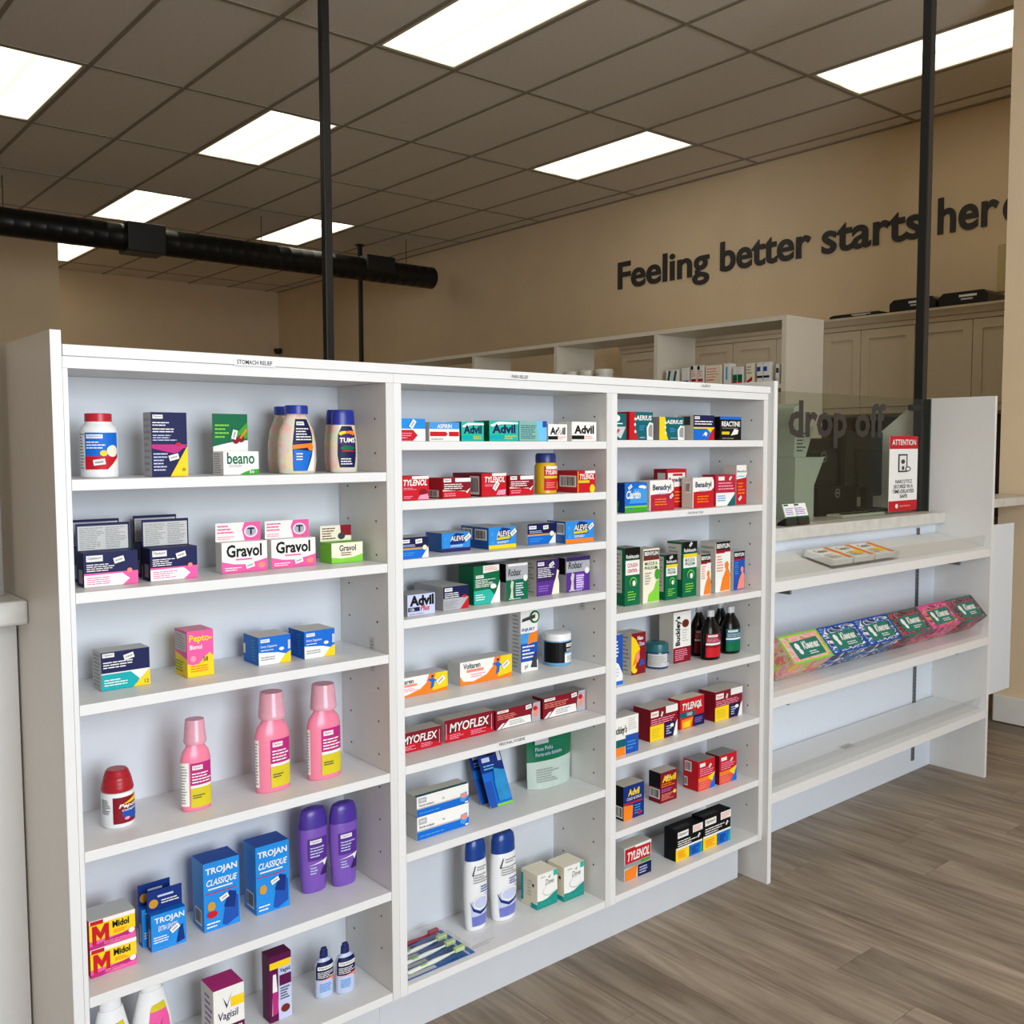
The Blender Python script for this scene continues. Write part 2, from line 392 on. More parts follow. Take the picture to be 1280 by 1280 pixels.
# beige plate on the wall at the right
tag(box('wall_plate', (XW-.03, 1.02, 2.40), (XW-.0006, 1.12, 2.706), mat('cream_plastic', (200, 180, 130), .5, noise=.02), bevel=.004), 'cream upright plate on the wall below the word here', 'wall plate')

# black round duct with collars and hanger wires
duct = thing('ceiling_duct', 'long black round duct hung below the ceiling', 'duct', (-2.7, 7.2, 3.27))
RD = .118
def ribbed(x0, x1, r):
    pr = []
    x = x0
    while x < x1: pr += [(x, r), (x+.11, r), (x+.114, r+.0012), (x+.122, r+.0012)]; x += .126
    pr.append((x1, r)); return pr
lathe('duct_pipe', ribbed(.02, 9.05, RD)+[(9.09, RD*.97), (9.1, RD*.9)], mat('black_duct', (20, 19, 19), .38, .3, noise=.08), duct, rot=(0, math.pi/2, 0), n=24)
box('collar', (5.72, -.13, -.13), (6.06, .13, .13), BLACK, duct, bevel=.01)
box('collar', (8.18, -.125, -.02), (8.53, .125, .14), BLACK, duct, bevel=.01)
for x in (.6, 4.75, 7.05, 8.75): rod('hanger_wire', (x, 0, RD-.005), (x, 0, ZC-3.27), .004, BLACK, duct, n=6)
# black ceiling poles
def pole(x, y, z0, label, wd=.04):
    t = thing('ceiling_pole', label, 'pole', (x, y, z0), group='black ceiling poles')
    box('post', (-wd/2, -wd/2, 0), (wd/2, wd/2, ZC-z0-.002), BLACK, t, bevel=.003)
    box('ceiling_plate', (-wd, -wd, ZC-z0-.012), (wd, wd, ZC-z0-.0005), BLACK, t)
    return t
p = at(450, 318, 'y', 7.75); pole(p.x, 7.75, 0, 'thin-looking far black pole beyond the black duct')
p = at(407.5, 225, 'y', 2.4); pole(p.x, 2.4, 0, 'square black pole rising behind the stomach relief shelves')
cp = pole(4.06, .305, 1.112, 'square black pole rising from the drop off counter by the glass')
# security camera in the far corner
t = thing('security_camera', 'small black camera in the far corner by the back wall', 'camera', (6.6, 11.38, 2.80))
lathe('dome', [(-.05, .02), (-.035, .045), (0, .055), (.03, .055)], BLACK, t, n=16); box('bracket', (-.02, 0, -.02), (.02, .07, .02), BLACK, t)

# ------------------------------------------------------------------ cabinets on the lettered wall
CAB = mat('greige_cabinet_paint', (208, 192, 166), rough=.5, noise=.015, scale=8)
CABP = CAB
YS = [.374, .735, 1.13, 1.518, 1.913, 2.21, 2.612, 3.015, 3.418, 3.82, 4.22]
GAPS = 'the wall cabinets'
names = ['at the right, half hidden by the wall corner', 'nearest the wall corner behind the tall black pole', 'third from the wall corner beside the black pole', 'fourth from the wall corner, right of the white shelving end', 'just right of the white shelving end panel', 'seen through the white shelving, right door over the small boxes', 'seen through the white shelving, left door over the small boxes', 'behind the white upright of the open shelving', 'seen above the white tubs, right', 'seen above the white tubs, left']
for i in range(len(YS)-1):
    a, b = YS[i], YS[i+1]
    t = thing('wall_cabinet', 'greige shaker wall cabinet '+names[i], 'cabinet', (XW-.165, (a+b)/2, 1.66), group='greige wall cabinets')
    h = (b-a)/2-.0008
    box('body', (-.145, -h, 0), (.164, h, .545), CAB, t)
    dr = multi('door', [((-.165, -h+.0015, .003), (-.146, -h+.062, .542)), ((-.165, h-.062, .003), (-.146, h-.0015, .542)), ((-.165, -h+.062, .003), (-.146, h-.062, .065)), ((-.165, -h+.062, .48), (-.146, h-.062, .542))], CAB, t)
    box('door_panel', (-.156, -h+.062, .065), (-.147, h-.062, .48), CABP, dr)
    box('light_rail', (-.155, -h, -.045), (-.135, h, -.0005), CAB, t)
cr = thing('cabinet_crown', 'greige crown moulding along the tops of the wall cabinets', 'moulding', (XW, .374, 2.206))
prism('crown', [(-.335, 0), (-.335, .03), (-.35, .035), (-.36, .055), (-.375, .075), (-.375, .09), (-.001, .09), (-.001, 0)], 'y', 0, 3.86, CAB, cr)
# base run below, with a dark sheet on the wall above the worktop
DKB = mat('dark_wall_sheet', (72, 60, 46), .5, noise=.1, scale=12)
st(box('trim_1', (XW-.012, .36, .92), (XW-.001, 4.22, 1.6), DKB))
for i in range(4):
    t = thing('base_cabinet', ['greige base cabinet against the wall near the corner', 'greige base cabinet second from the wall corner', 'greige base cabinet third from the wall corner', 'greige base cabinet farthest from the wall corner'][i], 'cabinet', (XW-.3, .374+.962*(i+.5), 0), group='greige base cabinets')
    box('body', (-.28, -.4805, 0), (.299, .4805, .88), CAB, t)
    for s_ in (-1, 1): box('door', (-.299, -.235+s_*.238, .1), (-.281, .235+s_*.238, .86), CAB, t, bevel=.003)
tag(box('base_worktop', (XW-.62, .374, .8805), (XW-.013, 4.24, .92), mat('dark_worktop', (96, 82, 66), .4, noise=.2, scale=30)), 'dark worktop running under the greige wall cabinets', 'worktop')
# black plastic trays on top of the cabinets
def tray(y0, y1, z, h, label):
    t = thing('plastic_tray', label, 'tray', (XW-.2, (y0+y1)/2, z), group='black trays on the cabinets')
    wd = (y1-y0)/2
    pts = [(-wd, 0), (wd, 0), (wd, h*.72), (wd-.03, h), (-wd+.03, h), (-wd, h*.72)]
    prism('tray_body', pts, 'x', -.12, .12, mat('black_plastic', (20, 20, 22), .3, noise=.05), t)
    decal('sticker', [('r', .42, .62, .78, .78, 'W'), ('r', .46, .4, .7, .52, 'LG')], 1, 1, lambda u, v, l: (-.1202-l, wd-u*2*wd, v*h), t)
tray(1.76, 2.17, 2.2965, .03, 'flat black tray on the cabinets beside the shelving end panel')
tray(1.385, 1.71, 2.2965, .088, 'black upturned tray on the cabinets crossed by the black pole')
tray(1.045, 1.365, 2.2965, .09, 'black upturned tray on the cabinets nearest the wall corner')

# ------------------------------------------------------------------ white open dispensary shelving
WS = mat('cream_white_laminate', (226, 217, 200), rough=.45, noise=.012, scale=12)
isl = thing('open_shelving', 'tall white open-backed dispensary shelving behind the counter', 'shelving', (4.7, 1.42, 0))
IY = [0, .95, 1.89, 2.84, 3.79, 4.74, 5.69]
for y in IY: box('upright', (0, y, 0), (.37, y+.03, 2.099), WS, isl)
box('top_board', (0, 0, 2.0995), (.37, IY[-1]+.03, 2.125), WS, isl)
for a, b in zip(IY, IY[1:]):
    for z in (.1, .5, .92, 1.34, 1.72): box('shelf', (.002, a+.0305, z), (.368, b-.0005, z+.025), WS, isl)
ZI = 1.7455
def small(y, wd, h, col, ops, label, name='medicine_box', cat='box', d=.06):
    t = thing(name, label, cat, (4.7+.012+d/2, y, ZI+.0005), group='medicine boxes on the open shelving')
    box('carton', (-d/2, -wd/2, 0), (d/2, wd/2, h), col, t)
    decal('front_print', ops, wd, h, lambda u, v, l: (-d/2-l, wd/2-u*wd, v*h), t)
def ypx(u): return at(u, 465, 'x', 4.712).y
def sb(u0, u1, vt, col, ops, label):
    a, b = ypx(u0), ypx(u1); small((a+b)/2, abs(a-b)-.002, at((u0+u1)/2, vt, 'x', 4.712).z-ZI, col, ops, label)
sb(832.5, 839.5, 462.5, 'W', [('p', [(.1, .3), (.5, .95), (.9, .95), (.5, .3)], 'DT')], 'small white and green carton at the far left of the small medicine boxes')
sb(840, 847, 462.5, 'W', [('p', [(.1, .3), (.5, .95), (.9, .95), (.5, .3)], 'DT')], 'white and green carton second from left among the small medicine boxes')
sb(852, 861, 460, 'W', [('r', .1, 0, 1, .4, 'P')], 'white carton with a purple lower half among the small medicine boxes')
sb(863.5, 871, 457, 'W', [('e', .2, .9, .2, .1, 'K'), ('r', .1, .3, .9, .42, 'R'), ('e', .8, .06, .2, .05, 'K'), ('l', .1, .5, .9, .8, 3, 'PE')], 'white and pink carton left of its twin by the cream box')
sb(871.5, 879.5, 457, 'W', [('e', .2, .9, .2, .1, 'K'), ('r', .1, .3, .9, .42, 'R'), ('e', .8, .06, .2, .05, 'K'), ('l', .1, .5, .9, .8, 3, 'PE')], 'white and pink carton directly left of the wide cream box')
sb(882, 901, 456.5, 'CR', [('l', .08, .3, .85, .9, 5, 'PE'), ('r', .05, .3, .5, .38, 'PE')], 'wide cream box among the small medicine boxes on the open shelving')
sb(904.5, 912.5, 454.5, 'W', [('r', .35, .3, .6, .85, 'LB'), ('r', .1, .1, .9, .14, 'LG')], 'white carton with a pale blue stripe right of the cream box')
sb(916, 921.5, 459, 'W', [('r', 0, .25, 1, .6, 'G'), ('r', 0, 0, 1, .25, 'R')], 'left of two small cartons banded green and red')
sb(922, 928, 458.5, 'W', [('r', 0, .25, 1, .6, 'G'), ('r', 0, 0, 1, .25, 'R')], 'right of two small cartons banded green and red')
sb(932.5, 941.5, 454, 'CR', [('p', [(.1, .1), (.9, .2), (.9, .4), (.1, .2)], 'R'), ('l', .15, .5, .8, .9, 3, 'GY')], 'cream carton with a red swoosh among the small boxes')
sb(946, 953.5, 453, 'W', [('r', 0, .3, 1, .4, 'N'), ('r', 0, .6, .6, .8, 'HB')], 'left of two white cartons with dark blue bands')
sb(954, 962, 452.5, 'W', [('r', 0, .3, 1, .4, 'N'), ('r', 0, .6, .6, .8, 'HB')], 'right of two white cartons with dark blue bands')
sb(969.5, 974, 455, 'W', [('r', .1, .55, .9, .8, 'DG'), ('r', .1, .1, .9, .3, 'LG')], 'narrow white carton against the shelving end panel')
TUB = mat('white_tub_plastic', (236, 230, 218), .4, noise=.02)
for i, (u, r_, vt, lb) in enumerate(((716, .055, 465.2, 'white round tub at the left of three on the open shelving'), (735, .06, 463.6, 'white round tub in the middle of three on the open shelving'), (755.5, .062, 461.8, 'white round tub at the right of three on the open shelving'))):
    xx = 4.7+.075; p = at(u, vt, 'x', xx); t = thing('lidded_tub', lb, 'tub', (xx, p.y, ZI+.0005), group='white tubs on the open shelving')
    h = p.z-ZI
    lathe('tub_body', [(0, r_*.85), (h-.03, r_*.93)], TUB, t); lathe('lid', [(h-.0298, r_), (h-.002, r_), (h, r_*.97)], TUB, t)
# ------------------------------------------------------------------ the three-bay product shelves
UX = {1: (.499, 1.145), 2: (1.185, 1.823), 3: (1.8626, 2.506)}
SH = {1: [1.3438, 1.1447, .944, .6777, .4077, .1735], 2: [1.4106, 1.2789, 1.149, 1.0149, .8164, .6839, .4819, .174], 3: [1.4141, 1.2175, .9511, .751, .5519, .3528, .1750]}
YD, TH = .205, .0195
ulab = {1: 'white shelving bay of stomach remedies, widest shelves on the left', 2: 'white shelving bay of pain relief boxes in the middle', 3: 'white shelving bay of allergy and cold remedies on the right'}
HOLE = mat('pin_hole', (40, 38, 36), .8, noise=.1)
for u in (1, 2, 3):
    x0, x1 = UX[u]
    t = thing('shelf_unit', ulab[u], 'shelf unit', (x0, 0, 0), group='white shelving bays')
    W_ = x1-x0
    lw = .0085 if u == 1 else .0198
    rw = .019 if u == 3 else .0198
    box('side_panel', (-lw, 0, .1545), (-.0003, YD+.012, 1.5365), EDGE, t)
    box('side_panel', (W_+.0003, 0, .1545), (W_+rw, YD+.012, 1.5365), MELA, t)
    box('back_panel', (0, YD+.0003, .155), (W_, YD+.0115, 1.5365), BACKP, t)
    box('top_rail', (-lw, .0, 1.537), (W_+rw, .018, 1.5572), EDGE, t)
    box('top_panel', (0, .0185, 1.537), (W_, YD+.0115, 1.5572), MELA, t)
    box('toe_kick', (-lw, .09, .0005), (W_+rw, .106, .154), BACKP, t)
    for z in SH[u]: box('shelf', (.0003, .0, z-TH), (W_-.0003, YD, z), EDGE, t, bevel=.0008)
    V, F = [], []
    for y in (.045, .165):
        z = .26
        while z < 1.5:
            if all(abs(z-s+.01) > .018 for s in SH[u]):
                k = len(V); V += [(W_-.0002, y+.0027*math.cos(a), z+.0027*math.sin(a)) for a in [i*math.pi/4 for i in range(8)]]; F.append(tuple(range(k, k+8)))
            z += .064 if u != 1 else .075
    tag(link('shelf_pin_holes', mesh('shelf_pin_holes', V, F, HOLE), t), kind='stuff')
    if u < 3:                                   # torn price sticker left on the divider
        sy, sz = (.06, .895) if u == 1 else (.08, .955)
        decal('torn_sticker', [('r', 0, 0, 1, 1, 'LG'), ('l', .1, .1, .9, .95, 9, 'GY')], 1, 1, lambda a, b, l: (W_-.0003-l, sy+.018*(1-a), sz+.075*b), t)
_u2 = [o for o in COL.objects if o.get('label') == ulab[2]][0]
decal('torn_sticker', [('l', 0, 0, 1, 1, 3, 'LG')], 1, 1, lambda a, b, l: (.2+a*.075+b*.02, .03+b*.016, SH[2][7]+.0003+l), _u2)
fb = thing('top_board', 'white capping board along the top of the three shelving bays', 'board', (.4905, -.004, 1.5577))
box('board', (.0, 0, 0), (2.534-.4905, YD+.016, .0195), EDGE, fb, bevel=.001)
# upright end panels
def endpanel(x0, x1, y0, y1, zt, label, pts=None):
    t = thing('end_panel', label, 'panel', (x0, y0, 0), group='white upright end panels')
    pts = pts or [(0, 0), (y1-y0, 0), (y1-y0, zt), (0, zt)]
    prism('panel', pts, 'x', 0, x1-x0, MELA, t)
    box('edge_band', (.0002, -.0012, .0), (x1-x0-.0002, -.0001, zt-.0003), EDGE, t)
endpanel(.4715, .4898, 0, .80, 1.601, 'tall white end panel at the left of the product shelves')
endpanel(2.556, 2.575, 0, .80, 1.597, 'white end panel between the cold remedies and the tissue display')
endpanel(4.085, 4.104, 0, .93, 1.597, 'white end panel right of the tissue display and drop off glass', [(0, 0), (.93, 0), (.93, 1.108), (.322, 1.597), (0, 1.597)])
tag(box('filler_strip', (2.5345, .02, .155), (2.5555, .04, 1.577), MELA), 'narrow white filler strip beside the cold remedy shelves', 'filler')
# printed shelf labels
def shelf_label(txt, u0, u1, vm, h, y, label, strip=True):
    a = at(u0, vm, 'y', y); b = at(u1, vm, 'y', y); t = thing('shelf_label', label, 'label', (a.x, y, a.z-h/2), group='printed shelf labels')
    wd = b.x-a.x
    if strip: box('strip', (-.006, -.0004, -.003), (wd+.006, -.0001, h+.003), EDGE, t)
    decal('lettering', [('t', txt, 0, 0, 1, 1, 'K', 0, .012)], wd, h, lambda u_, v_, l: (u_*wd, -.0004-l, v_*h), t)
shelf_label('STOMACH RELIEF', 296, 340, 452, .0082, -.0045, 'printed stomach relief label on the top board')
shelf_label('PAIN RELIEF', 639.5, 660, 470.5, .0078, -.0045, 'printed pain relief label on the top board')
shelf_label('ALLERGY', 877, 888, 482, .0072, -.0045, 'printed allergy label on the top board')
shelf_label('PERSONAL HYGIENE', 624, 656, 931, .0072, -.0002, 'printed personal hygiene label on the shelf under the dark red boxes')
shelf_label('COUGH & COLD', 859.5, 879, 641.3, .0062, -.0002, 'printed cough and cold label on the allergy shelf edge')

# ------------------------------------------------------------------ pick-up counter at the far left
STONE = mat('pale_stone_laminate', (206, 204, 198), rough=.35, noise=.10, scale=22)
def counter(name, x0, x1, y0, y1, label, rnd=None):
    t = thing(name, label, 'counter', (x0, y0, 0))
    box('countertop', (0, 0, 1.064), (x1-x0, y1-y0, 1.111), STONE, t, bevel=.006)
    return t
t = counter('service_counter', -1.9, .471, .205, .80, 'pale stone counter end left of the shelves')
box('front_panel', (0, .085, .001), (1.9+.468, .105, 1.0635), MELA, t)
fr = mat('brushed_grey_frame', (128, 122, 116), .45, .3, noise=.06, scale=50)
t = thing('counter_screen', 'grey framed glass screen on the counter at the left edge', 'screen', (-1.6, .31, 1.1113))
box('pane', (.03, -.004, .03), (2.02, .004, .46), clear('grey_glass', (.55, .54, .52), .1), t)
multi('frame', [((2.02, -.012, 0), (2.05, .012, .487)), ((0, -.012, 0), (.03, .012, .487)), ((.03, -.012, 0), (2.02, .012, .03)), ((.03, -.012, .46), (2.02, .012, .487))], fr, t)

# ------------------------------------------------------------------ drop-off counter and its display shelves
t = counter('drop_off_counter', 2.5755, 4.0845, .19, .78, 'pale stone drop off counter above the tissue display')
box('front_panel', (0, .045, .001), (4.0845-2.5755, .062, 1.0635), mat('pale_blue_white_panel', (224, 231, 240), .5, noise=.01), t)
X0, X1 = 2.5757, 4.0843; DW = X1-X0
SLOT = mat('grey_slot_rail', (120, 122, 126), .4, .6, noise=.1, scale=200)
for i, x in enumerate((2.72, 3.93)):
    tr = thing('slotted_rail', ['grey slotted rail on the display back panel at the left', 'grey slotted rail on the display back panel at the right'][i], 'rail', (x, .2345, .05), group='grey slotted rails')
    box('channel', (-.011, -.004, 0), (.011, 0, 1.0), SLOT, tr)
    V, F = [], []
    for q in range(62):
        z = .01+q*.016; k = len(V); V += [(-.003, -.0043, z), (.003, -.0043, z), (.003, -.0043, z+.009), (-.003, -.0043, z+.009)]; F.append((k, k+1, k+2, k+3))
    tag(link('slots', mesh('slots', V, F, HOLE), tr), kind='stuff')
def dshelf(zf, zb, lip, label):
    t = thing('display_shelf', label, 'shelf', (X0, 0, 0), group='sloping display shelves')
    prism('board', [(.0, zf-.033), (.0, zf), (.225, zb), (.225, zb-.033)], 'x', .001, DW-.001, EDGE, t)
    s = (zb-zf)/.225
    prism('clear_lip', [(.028, zf+.028*s+.0004), (.031, zf+.031*s+.0004), (.031-.01, zf+lip), (.028-.01, zf+lip)], 'x', .004, DW-.004, CLEAR, t)
    for x in (.16, DW-.16): box('bracket', (x-.006, .05, zf-.06), (x+.006, .22, zf-.034), SLOT, t)
    return t
dshelf(.969, 1.022, .055, 'upper sloping white display shelf holding lozenge boxes')
dshelf(.600, .655, .055, 'middle sloping white display shelf holding tissue boxes')
_c = dshelf(.290, .305, .055, 'empty lower white display shelf with clear lip')
decal('price_tag', [('r', 0, 0, 1, 1, 'LG'), ('l', .1, .15, .9, .85, 2, 'GY')], 1, 1, lambda u, v, l: (.57+u*.075, .085+v*.03, .290+(.085+v*.03)*.015/.225+.0004+l), _c)

# tissue boxes, tipped forward on the middle shelf
def tissue_mat(name, cols, scale):
    m = bpy.data.materials.new(name); m.use_nodes = True; n = m.node_tree; L = n.links.new; b = n.nodes['Principled BSDF']; b.inputs['Roughness'].default_value = .4
    tc = n.nodes.new('ShaderNodeTexCoord'); mp = n.nodes.new('ShaderNodeMapping'); mp.inputs['Rotation'].default_value = (.4, .5, .7); mp.inputs['Scale'].default_value = (1, 2.6, 1.6); L(tc.outputs['Object'], mp.inputs['Vector'])
    nz = n.nodes.new('ShaderNodeTexNoise'); nz.inputs['Scale'].default_value = scale; nz.inputs['Detail'].default_value = 1.5; nz.inputs['Distortion'].default_value = 1.2; L(mp.outputs[0], nz.inputs['Vector'])
    r = n.nodes.new('ShaderNodeValToRGB'); r.color_ramp.interpolation = 'CONSTANT'; e = r.color_ramp.elements
    k = len(cols); e[0].position = 0; e[0].color = lin(cols[0])+(1,); e[1].position = .38; e[1].color = lin(cols[1])+(1,)
    for i in range(2, k): q = r.color_ramp.elements.new(.38+.26*(i-1)/(k-1)); q.color = lin(cols[i])+(1,)
    L(nz.outputs['Fac'], r.inputs['Fac']); L(r.outputs[0], b.inputs['Base Color'])
    return m
PT = {'g': tissue_mat('tissue_print_green', [(244, 190, 90), (240, 150, 170), (225, 196, 190), (190, 205, 90), (236, 120, 130)], 13), 'b': tissue_mat('tissue_print_blue', [(20, 30, 60), (70, 110, 190), (236, 236, 240), (24, 36, 70), (60, 120, 170)], 15),
      't': tissue_mat('tissue_print_teal', [(20, 40, 44), (196, 40, 84), (30, 60, 60), (56, 110, 98), (220, 90, 120)], 15), 'm': tissue_mat('tissue_print_magenta', [(120, 20, 90), (216, 70, 150), (240, 160, 60), (170, 40, 130), (240, 120, 180)], 15)}
PTR = {'g': 'LM', 'b': 'HB', 't': (46, 108, 96), 'm': (206, 62, 140)}
tl = ['lime green and pink tissue box at the left end of the tissue row', 'blue patterned tissue box beside the lime green one', 'blue patterned tissue box third in the tissue row', 'dark teal tissue box with red pattern beside the blue boxes', 'magenta patterned tissue box', 'dark teal and pink tissue box at the right end of the tissue row']
tw = (4.079-2.695)/6
PHI = math.radians(48)
for i, kx in enumerate('gbbtmt'):
    wd = tw-.003; dp, hh = .108, .098
    rim = PTR[kx]
    if not isinstance(rim, str): rim = mat('tissue_rim_'+kx, rim, .4, noise=.03)
    t = thing('tissue_box', tl[i], 'tissue box', (2.695+tw*(i+.5), .002, .688), (PHI, 0, 0), group='tissue boxes on the display shelf')
    box('carton', (-wd/2, 0, -hh), (wd/2, dp, 0), PT[kx], t, bevel=.002)
    ztop = 0
    F_ = lambda u, v, l, wd=wd: (-wd/2+u*wd, v*dp, ztop+.0002+l)
    ops = [('r', 0, 0, 1, .06, rim), ('r', 0, .94, 1, 1, rim), ('r', 0, .06, .035, .94, rim), ('r', .965, .06, 1, .94, rim), ('p', [(.18, .12), (.88, .16), (.88, .76), (.18, .72)], (_m.get('ink_KG') or mat('ink_KG', (0, 116, 102), .42, noise=.03, scale=300))),
           ('e', .3, .54, .055, .13, 'W'), ('e', .32, .36, .045, .1, 'W'), ('t', 'Kleenex', .42, .4, .84, .68, 'W', .25, .03), ('l', .5, .2, .78, .34, 2, 'W')]
    decal('top_print', ops, wd, dp, F_, t)

# lozenge boxes in a clear tray on the upper shelf
sl = math.atan2(.053, .225)
tr = thing('acrylic_tray', 'shallow clear tray of lozenge boxes on the upper display shelf', 'tray', (3.17, .03, 0.969+.02*.2356+.003), (sl, 0, 0))
multi('tray_walls', [((-.22, 0, .0), (.22, .13, .002)), ((-.22, 0, .002), (.22, .003, .03)), ((-.22, .127, .002), (.22, .13, .03)), ((-.22, .003, .002), (-.217, .127, .03)), ((.217, .003, .002), (.22, .127, .03))], CLEAR, tr)
for i, lb in enumerate(('white lozenge box with orange edge at the left of the clear tray', 'white and orange lozenge box in the middle of the clear tray', 'white and yellow lozenge box at the right of the clear tray')):
    t = thing('lozenge_box', lb, 'box', (3.17-.142+i*.142, .03+.066*math.cos(sl), .969+.0205+.0085), (sl, 0, 0), group='lozenge boxes in the tray')
    box('carton', (-.066, -.055, 0), (.066, .055, .022), 'W', t)
    decal('top_print', [('t', 'Cepacol', .14, .58, .66, .88, 'DG', .15, .01), ('p', [(.8, 0), (1, 0), (1, 1), (.78, 1)], 'O'), ('r', .3, .2, .8, .5, 'Y' if i else 'CR'), ('l', .08, .1, .6, .45, 3, 'GY')], .132, .11, lambda u, v, l: (-.066+u*.132, -.055+v*.11, .0222+l), t)

# glass screen with lettering and notice
GY_ = .272
gl = thing('glass_screen', 'clear glass screen lettered drop off on the counter', 'glass screen', (2.6, GY_, 1.1115))
box('pane', (0, 0, 0), (1.475, .008, .481), clear('counter_glass', (.86, .88, .83), .012, .02, .07), gl)
box('edge_channel', (1.4752, -.006, 0), (1.4822, .014, .483), mat('dark_glass_edge', (60, 66, 60), .3, .2, noise=.05), gl)
a = at(985, 548, 'y', GY_); b = at(1107, 505, 'y', GY_); c = at(1107, 549, 'y', GY_)
V3 = lambda u, v, l: (a.x-2.6+u*(b.x-a.x), -.0003-l, c.z-1.1115-.035+v*(b.z-c.z+.035))
LETD = mat('dark_vinyl_letters', (44, 42, 40), .5, noise=.03)
tm = textmesh('drop off', .028)
decal('lettering', [('t', 'drop off', 0, 0, 1, 1, LETD, 0, .028)], 1, 1, V3, gl)
a2 = at(1112, 545, 'y', GY_); b2 = at(1145, 637, 'y', GY_)
nt_ = thing('notice_sign', 'red and white attention notice on the drop off glass', 'sign', (a2.x, GY_-.0008, b2.z))
nw, nh = b2.x-a2.x, a2.z-b2.z
box('sheet', (0, -.0008, 0), (nw, 0, nh), PAPER, nt_)
decal('print', [('r', 0, .83, 1, 1, 'R'), ('r', 0, 0, 1, .14, 'R'), ('t', 'ATTENTION', .08, .88, .92, .955, 'W', 0, .02), ('t', 'NARCOTICS', .22, .37, .8, .42, 'DG', 0, .01), ('t', 'SECURED IN A', .16, .305, .84, .355, 'DG', 0, .01), ('t', 'TIME-DELAYED', .12, .24, .88, .29, 'DG', 0, .01), ('t', 'SAFE', .38, .175, .64, .225, 'DG', 0, .01),
               ('p', [(.3, .52), (.62, .52), (.62, .76), (.3, .76)], 'DG'), ('p', [(.34, .54), (.58, .54), (.58, .74), (.34, .74)], 'W'), ('e', .46, .66, .07, .03, 'DG'), ('e', .64, .56, .1, .035, 'DG'), ('e', .64, .56, .065, .022, 'W'), ('r', .42, .55, .5, .6, 'DG'), ('e', .26, .07, .05, .03, 'W'), ('l', .36, .05, .8, .09, 1, 'PE')], nw, nh, lambda u, v, l: (u*nw, -.0009-l, v*nh), nt_)
box('glass_clamp', (-.11, -.024, .43), (-.02, -.0, .458), BLACK, cp, bevel=.008)

# things on the drop-off counter behind the glass
ZT = 1.1113
def px(u, v, y): return at(u, v, 'y', y)
MONM = mat('charcoal_plastic', (38, 39, 34), .6, noise=.06, scale=60, spec=.2)
def monitor(u0, u1, v0, v1, y, label, logo=True, tilt=0, rz=0):
    a = px(u0, v1, y); b = px(u1, v0, y); wd, h = b.x-a.x, b.z-a.z
    t = thing('computer_monitor', label, 'monitor', ((a.x+b.x)/2, y, ZT), (0, 0, rz), group='monitors behind the glass')
    z0 = max(a.z-ZT, .06)
    box('shell', (-wd/2, 0, z0), (wd/2, .03, z0+h), MONM, t, bevel=.006)
    box('screen', (-wd/2+.012, .0302, z0+.012), (wd/2-.012, .032, z0+h-.012), mat('dark_screen', (12, 13, 16), .15, noise=.02), t)
    box('rear_housing', (-wd*.28, -.03, z0+h*.15), (wd*.28, -.0003, z0+h*.75), MONM, t, bevel=.008)
    box('stand', (-.03, -.024, .012), (.03, .0, z0+h*.2), MONM, t); lathe('stand_base', [(0, .1), (.01, .1), (.012, .095)], MONM, t)
    if logo: decal('badge', [('e', .5, .5, .5, .5, 'GY'), ('e', .5, .5, .42, .42, MONM), ('r', .25, .42, .75, .58, 'GY')], 1, 1, lambda u, v, l: (-.022+u*.044, -.0302-l, z0+h*.52+v*.044), t)
monitor(988, 1054, 548, 612, .56, 'dark grey monitor seen from behind through the drop off lettering')
monitor(1057, 1104, 549, 632, .48, 'dark grey monitor beside the attention notice', logo=False)
a = px(1021, 645, .40); b = px(1072, 607, .40); wd = b.x-a.x
t = thing('small_computer', 'small black computer box with round badge behind the glass', 'computer', ((a.x+b.x)/2, .40, ZT))
box('case', (-wd/2, 0, 0), (wd/2, .06, b.z-ZT), mat('matt_black_plastic', (7, 7, 8), .6, noise=.05, spec=.15), t, bevel=.004)
decal('badge', [('e', .5, .5, .5, .5, 'GY'), ('e', .5, .5, .42, .42, 'K'), ('r', .25, .42, .75, .58, 'GY')], 1, 1, lambda u, v, l: (-.02+u*.036, -.0003-l, (b.z-ZT)*.62+v*.036), t)
KB = mat('grey_keyboard', (196, 194, 188), .5, noise=.03)
t = thing('keyboard', 'pale keyboard lying in front of the black computer box', 'keyboard', ((a.x+b.x)/2+.02, .315, ZT))
box('base', (-.16, -.025, 0), (.16, .05, .012), KB, t, bevel=.003)
for i in range(9): box('key', (-.145+i*.033, -.02, .0121), (-.119+i*.033, .0, .017), 'K', t)
PRM = mat('pale_grey_plastic', (176, 184, 178), .5, noise=.03)
p = px(988, 600, .42)
t = thing('label_printer', 'pale grey stepped label printer at the left behind the glass', 'printer', (p.x-.06, .36, ZT))
prism('body', [(0, 0), (.13, 0), (.13, .13), (.2, .24), (.0, .24)], 'y', 0, .2, PRM, t)
prism('paper_guide', [(.02, .2405), (.1, .2405), (.155, .36), (.03, .36)], 'y', .02, .18, PRM, t)
prism('top_cover', [(.03, .3605), (.11, .3605), (.13, .41), (.08, .45), (.03, .43)], 'y', .03, .17, PRM, t)
decal('slots', [('l', .1, .1, .9, .9, 6, 'DG')], 1, 1, lambda u, v, l: (.03+u*.08, .0195-l, .25+v*.1), t)
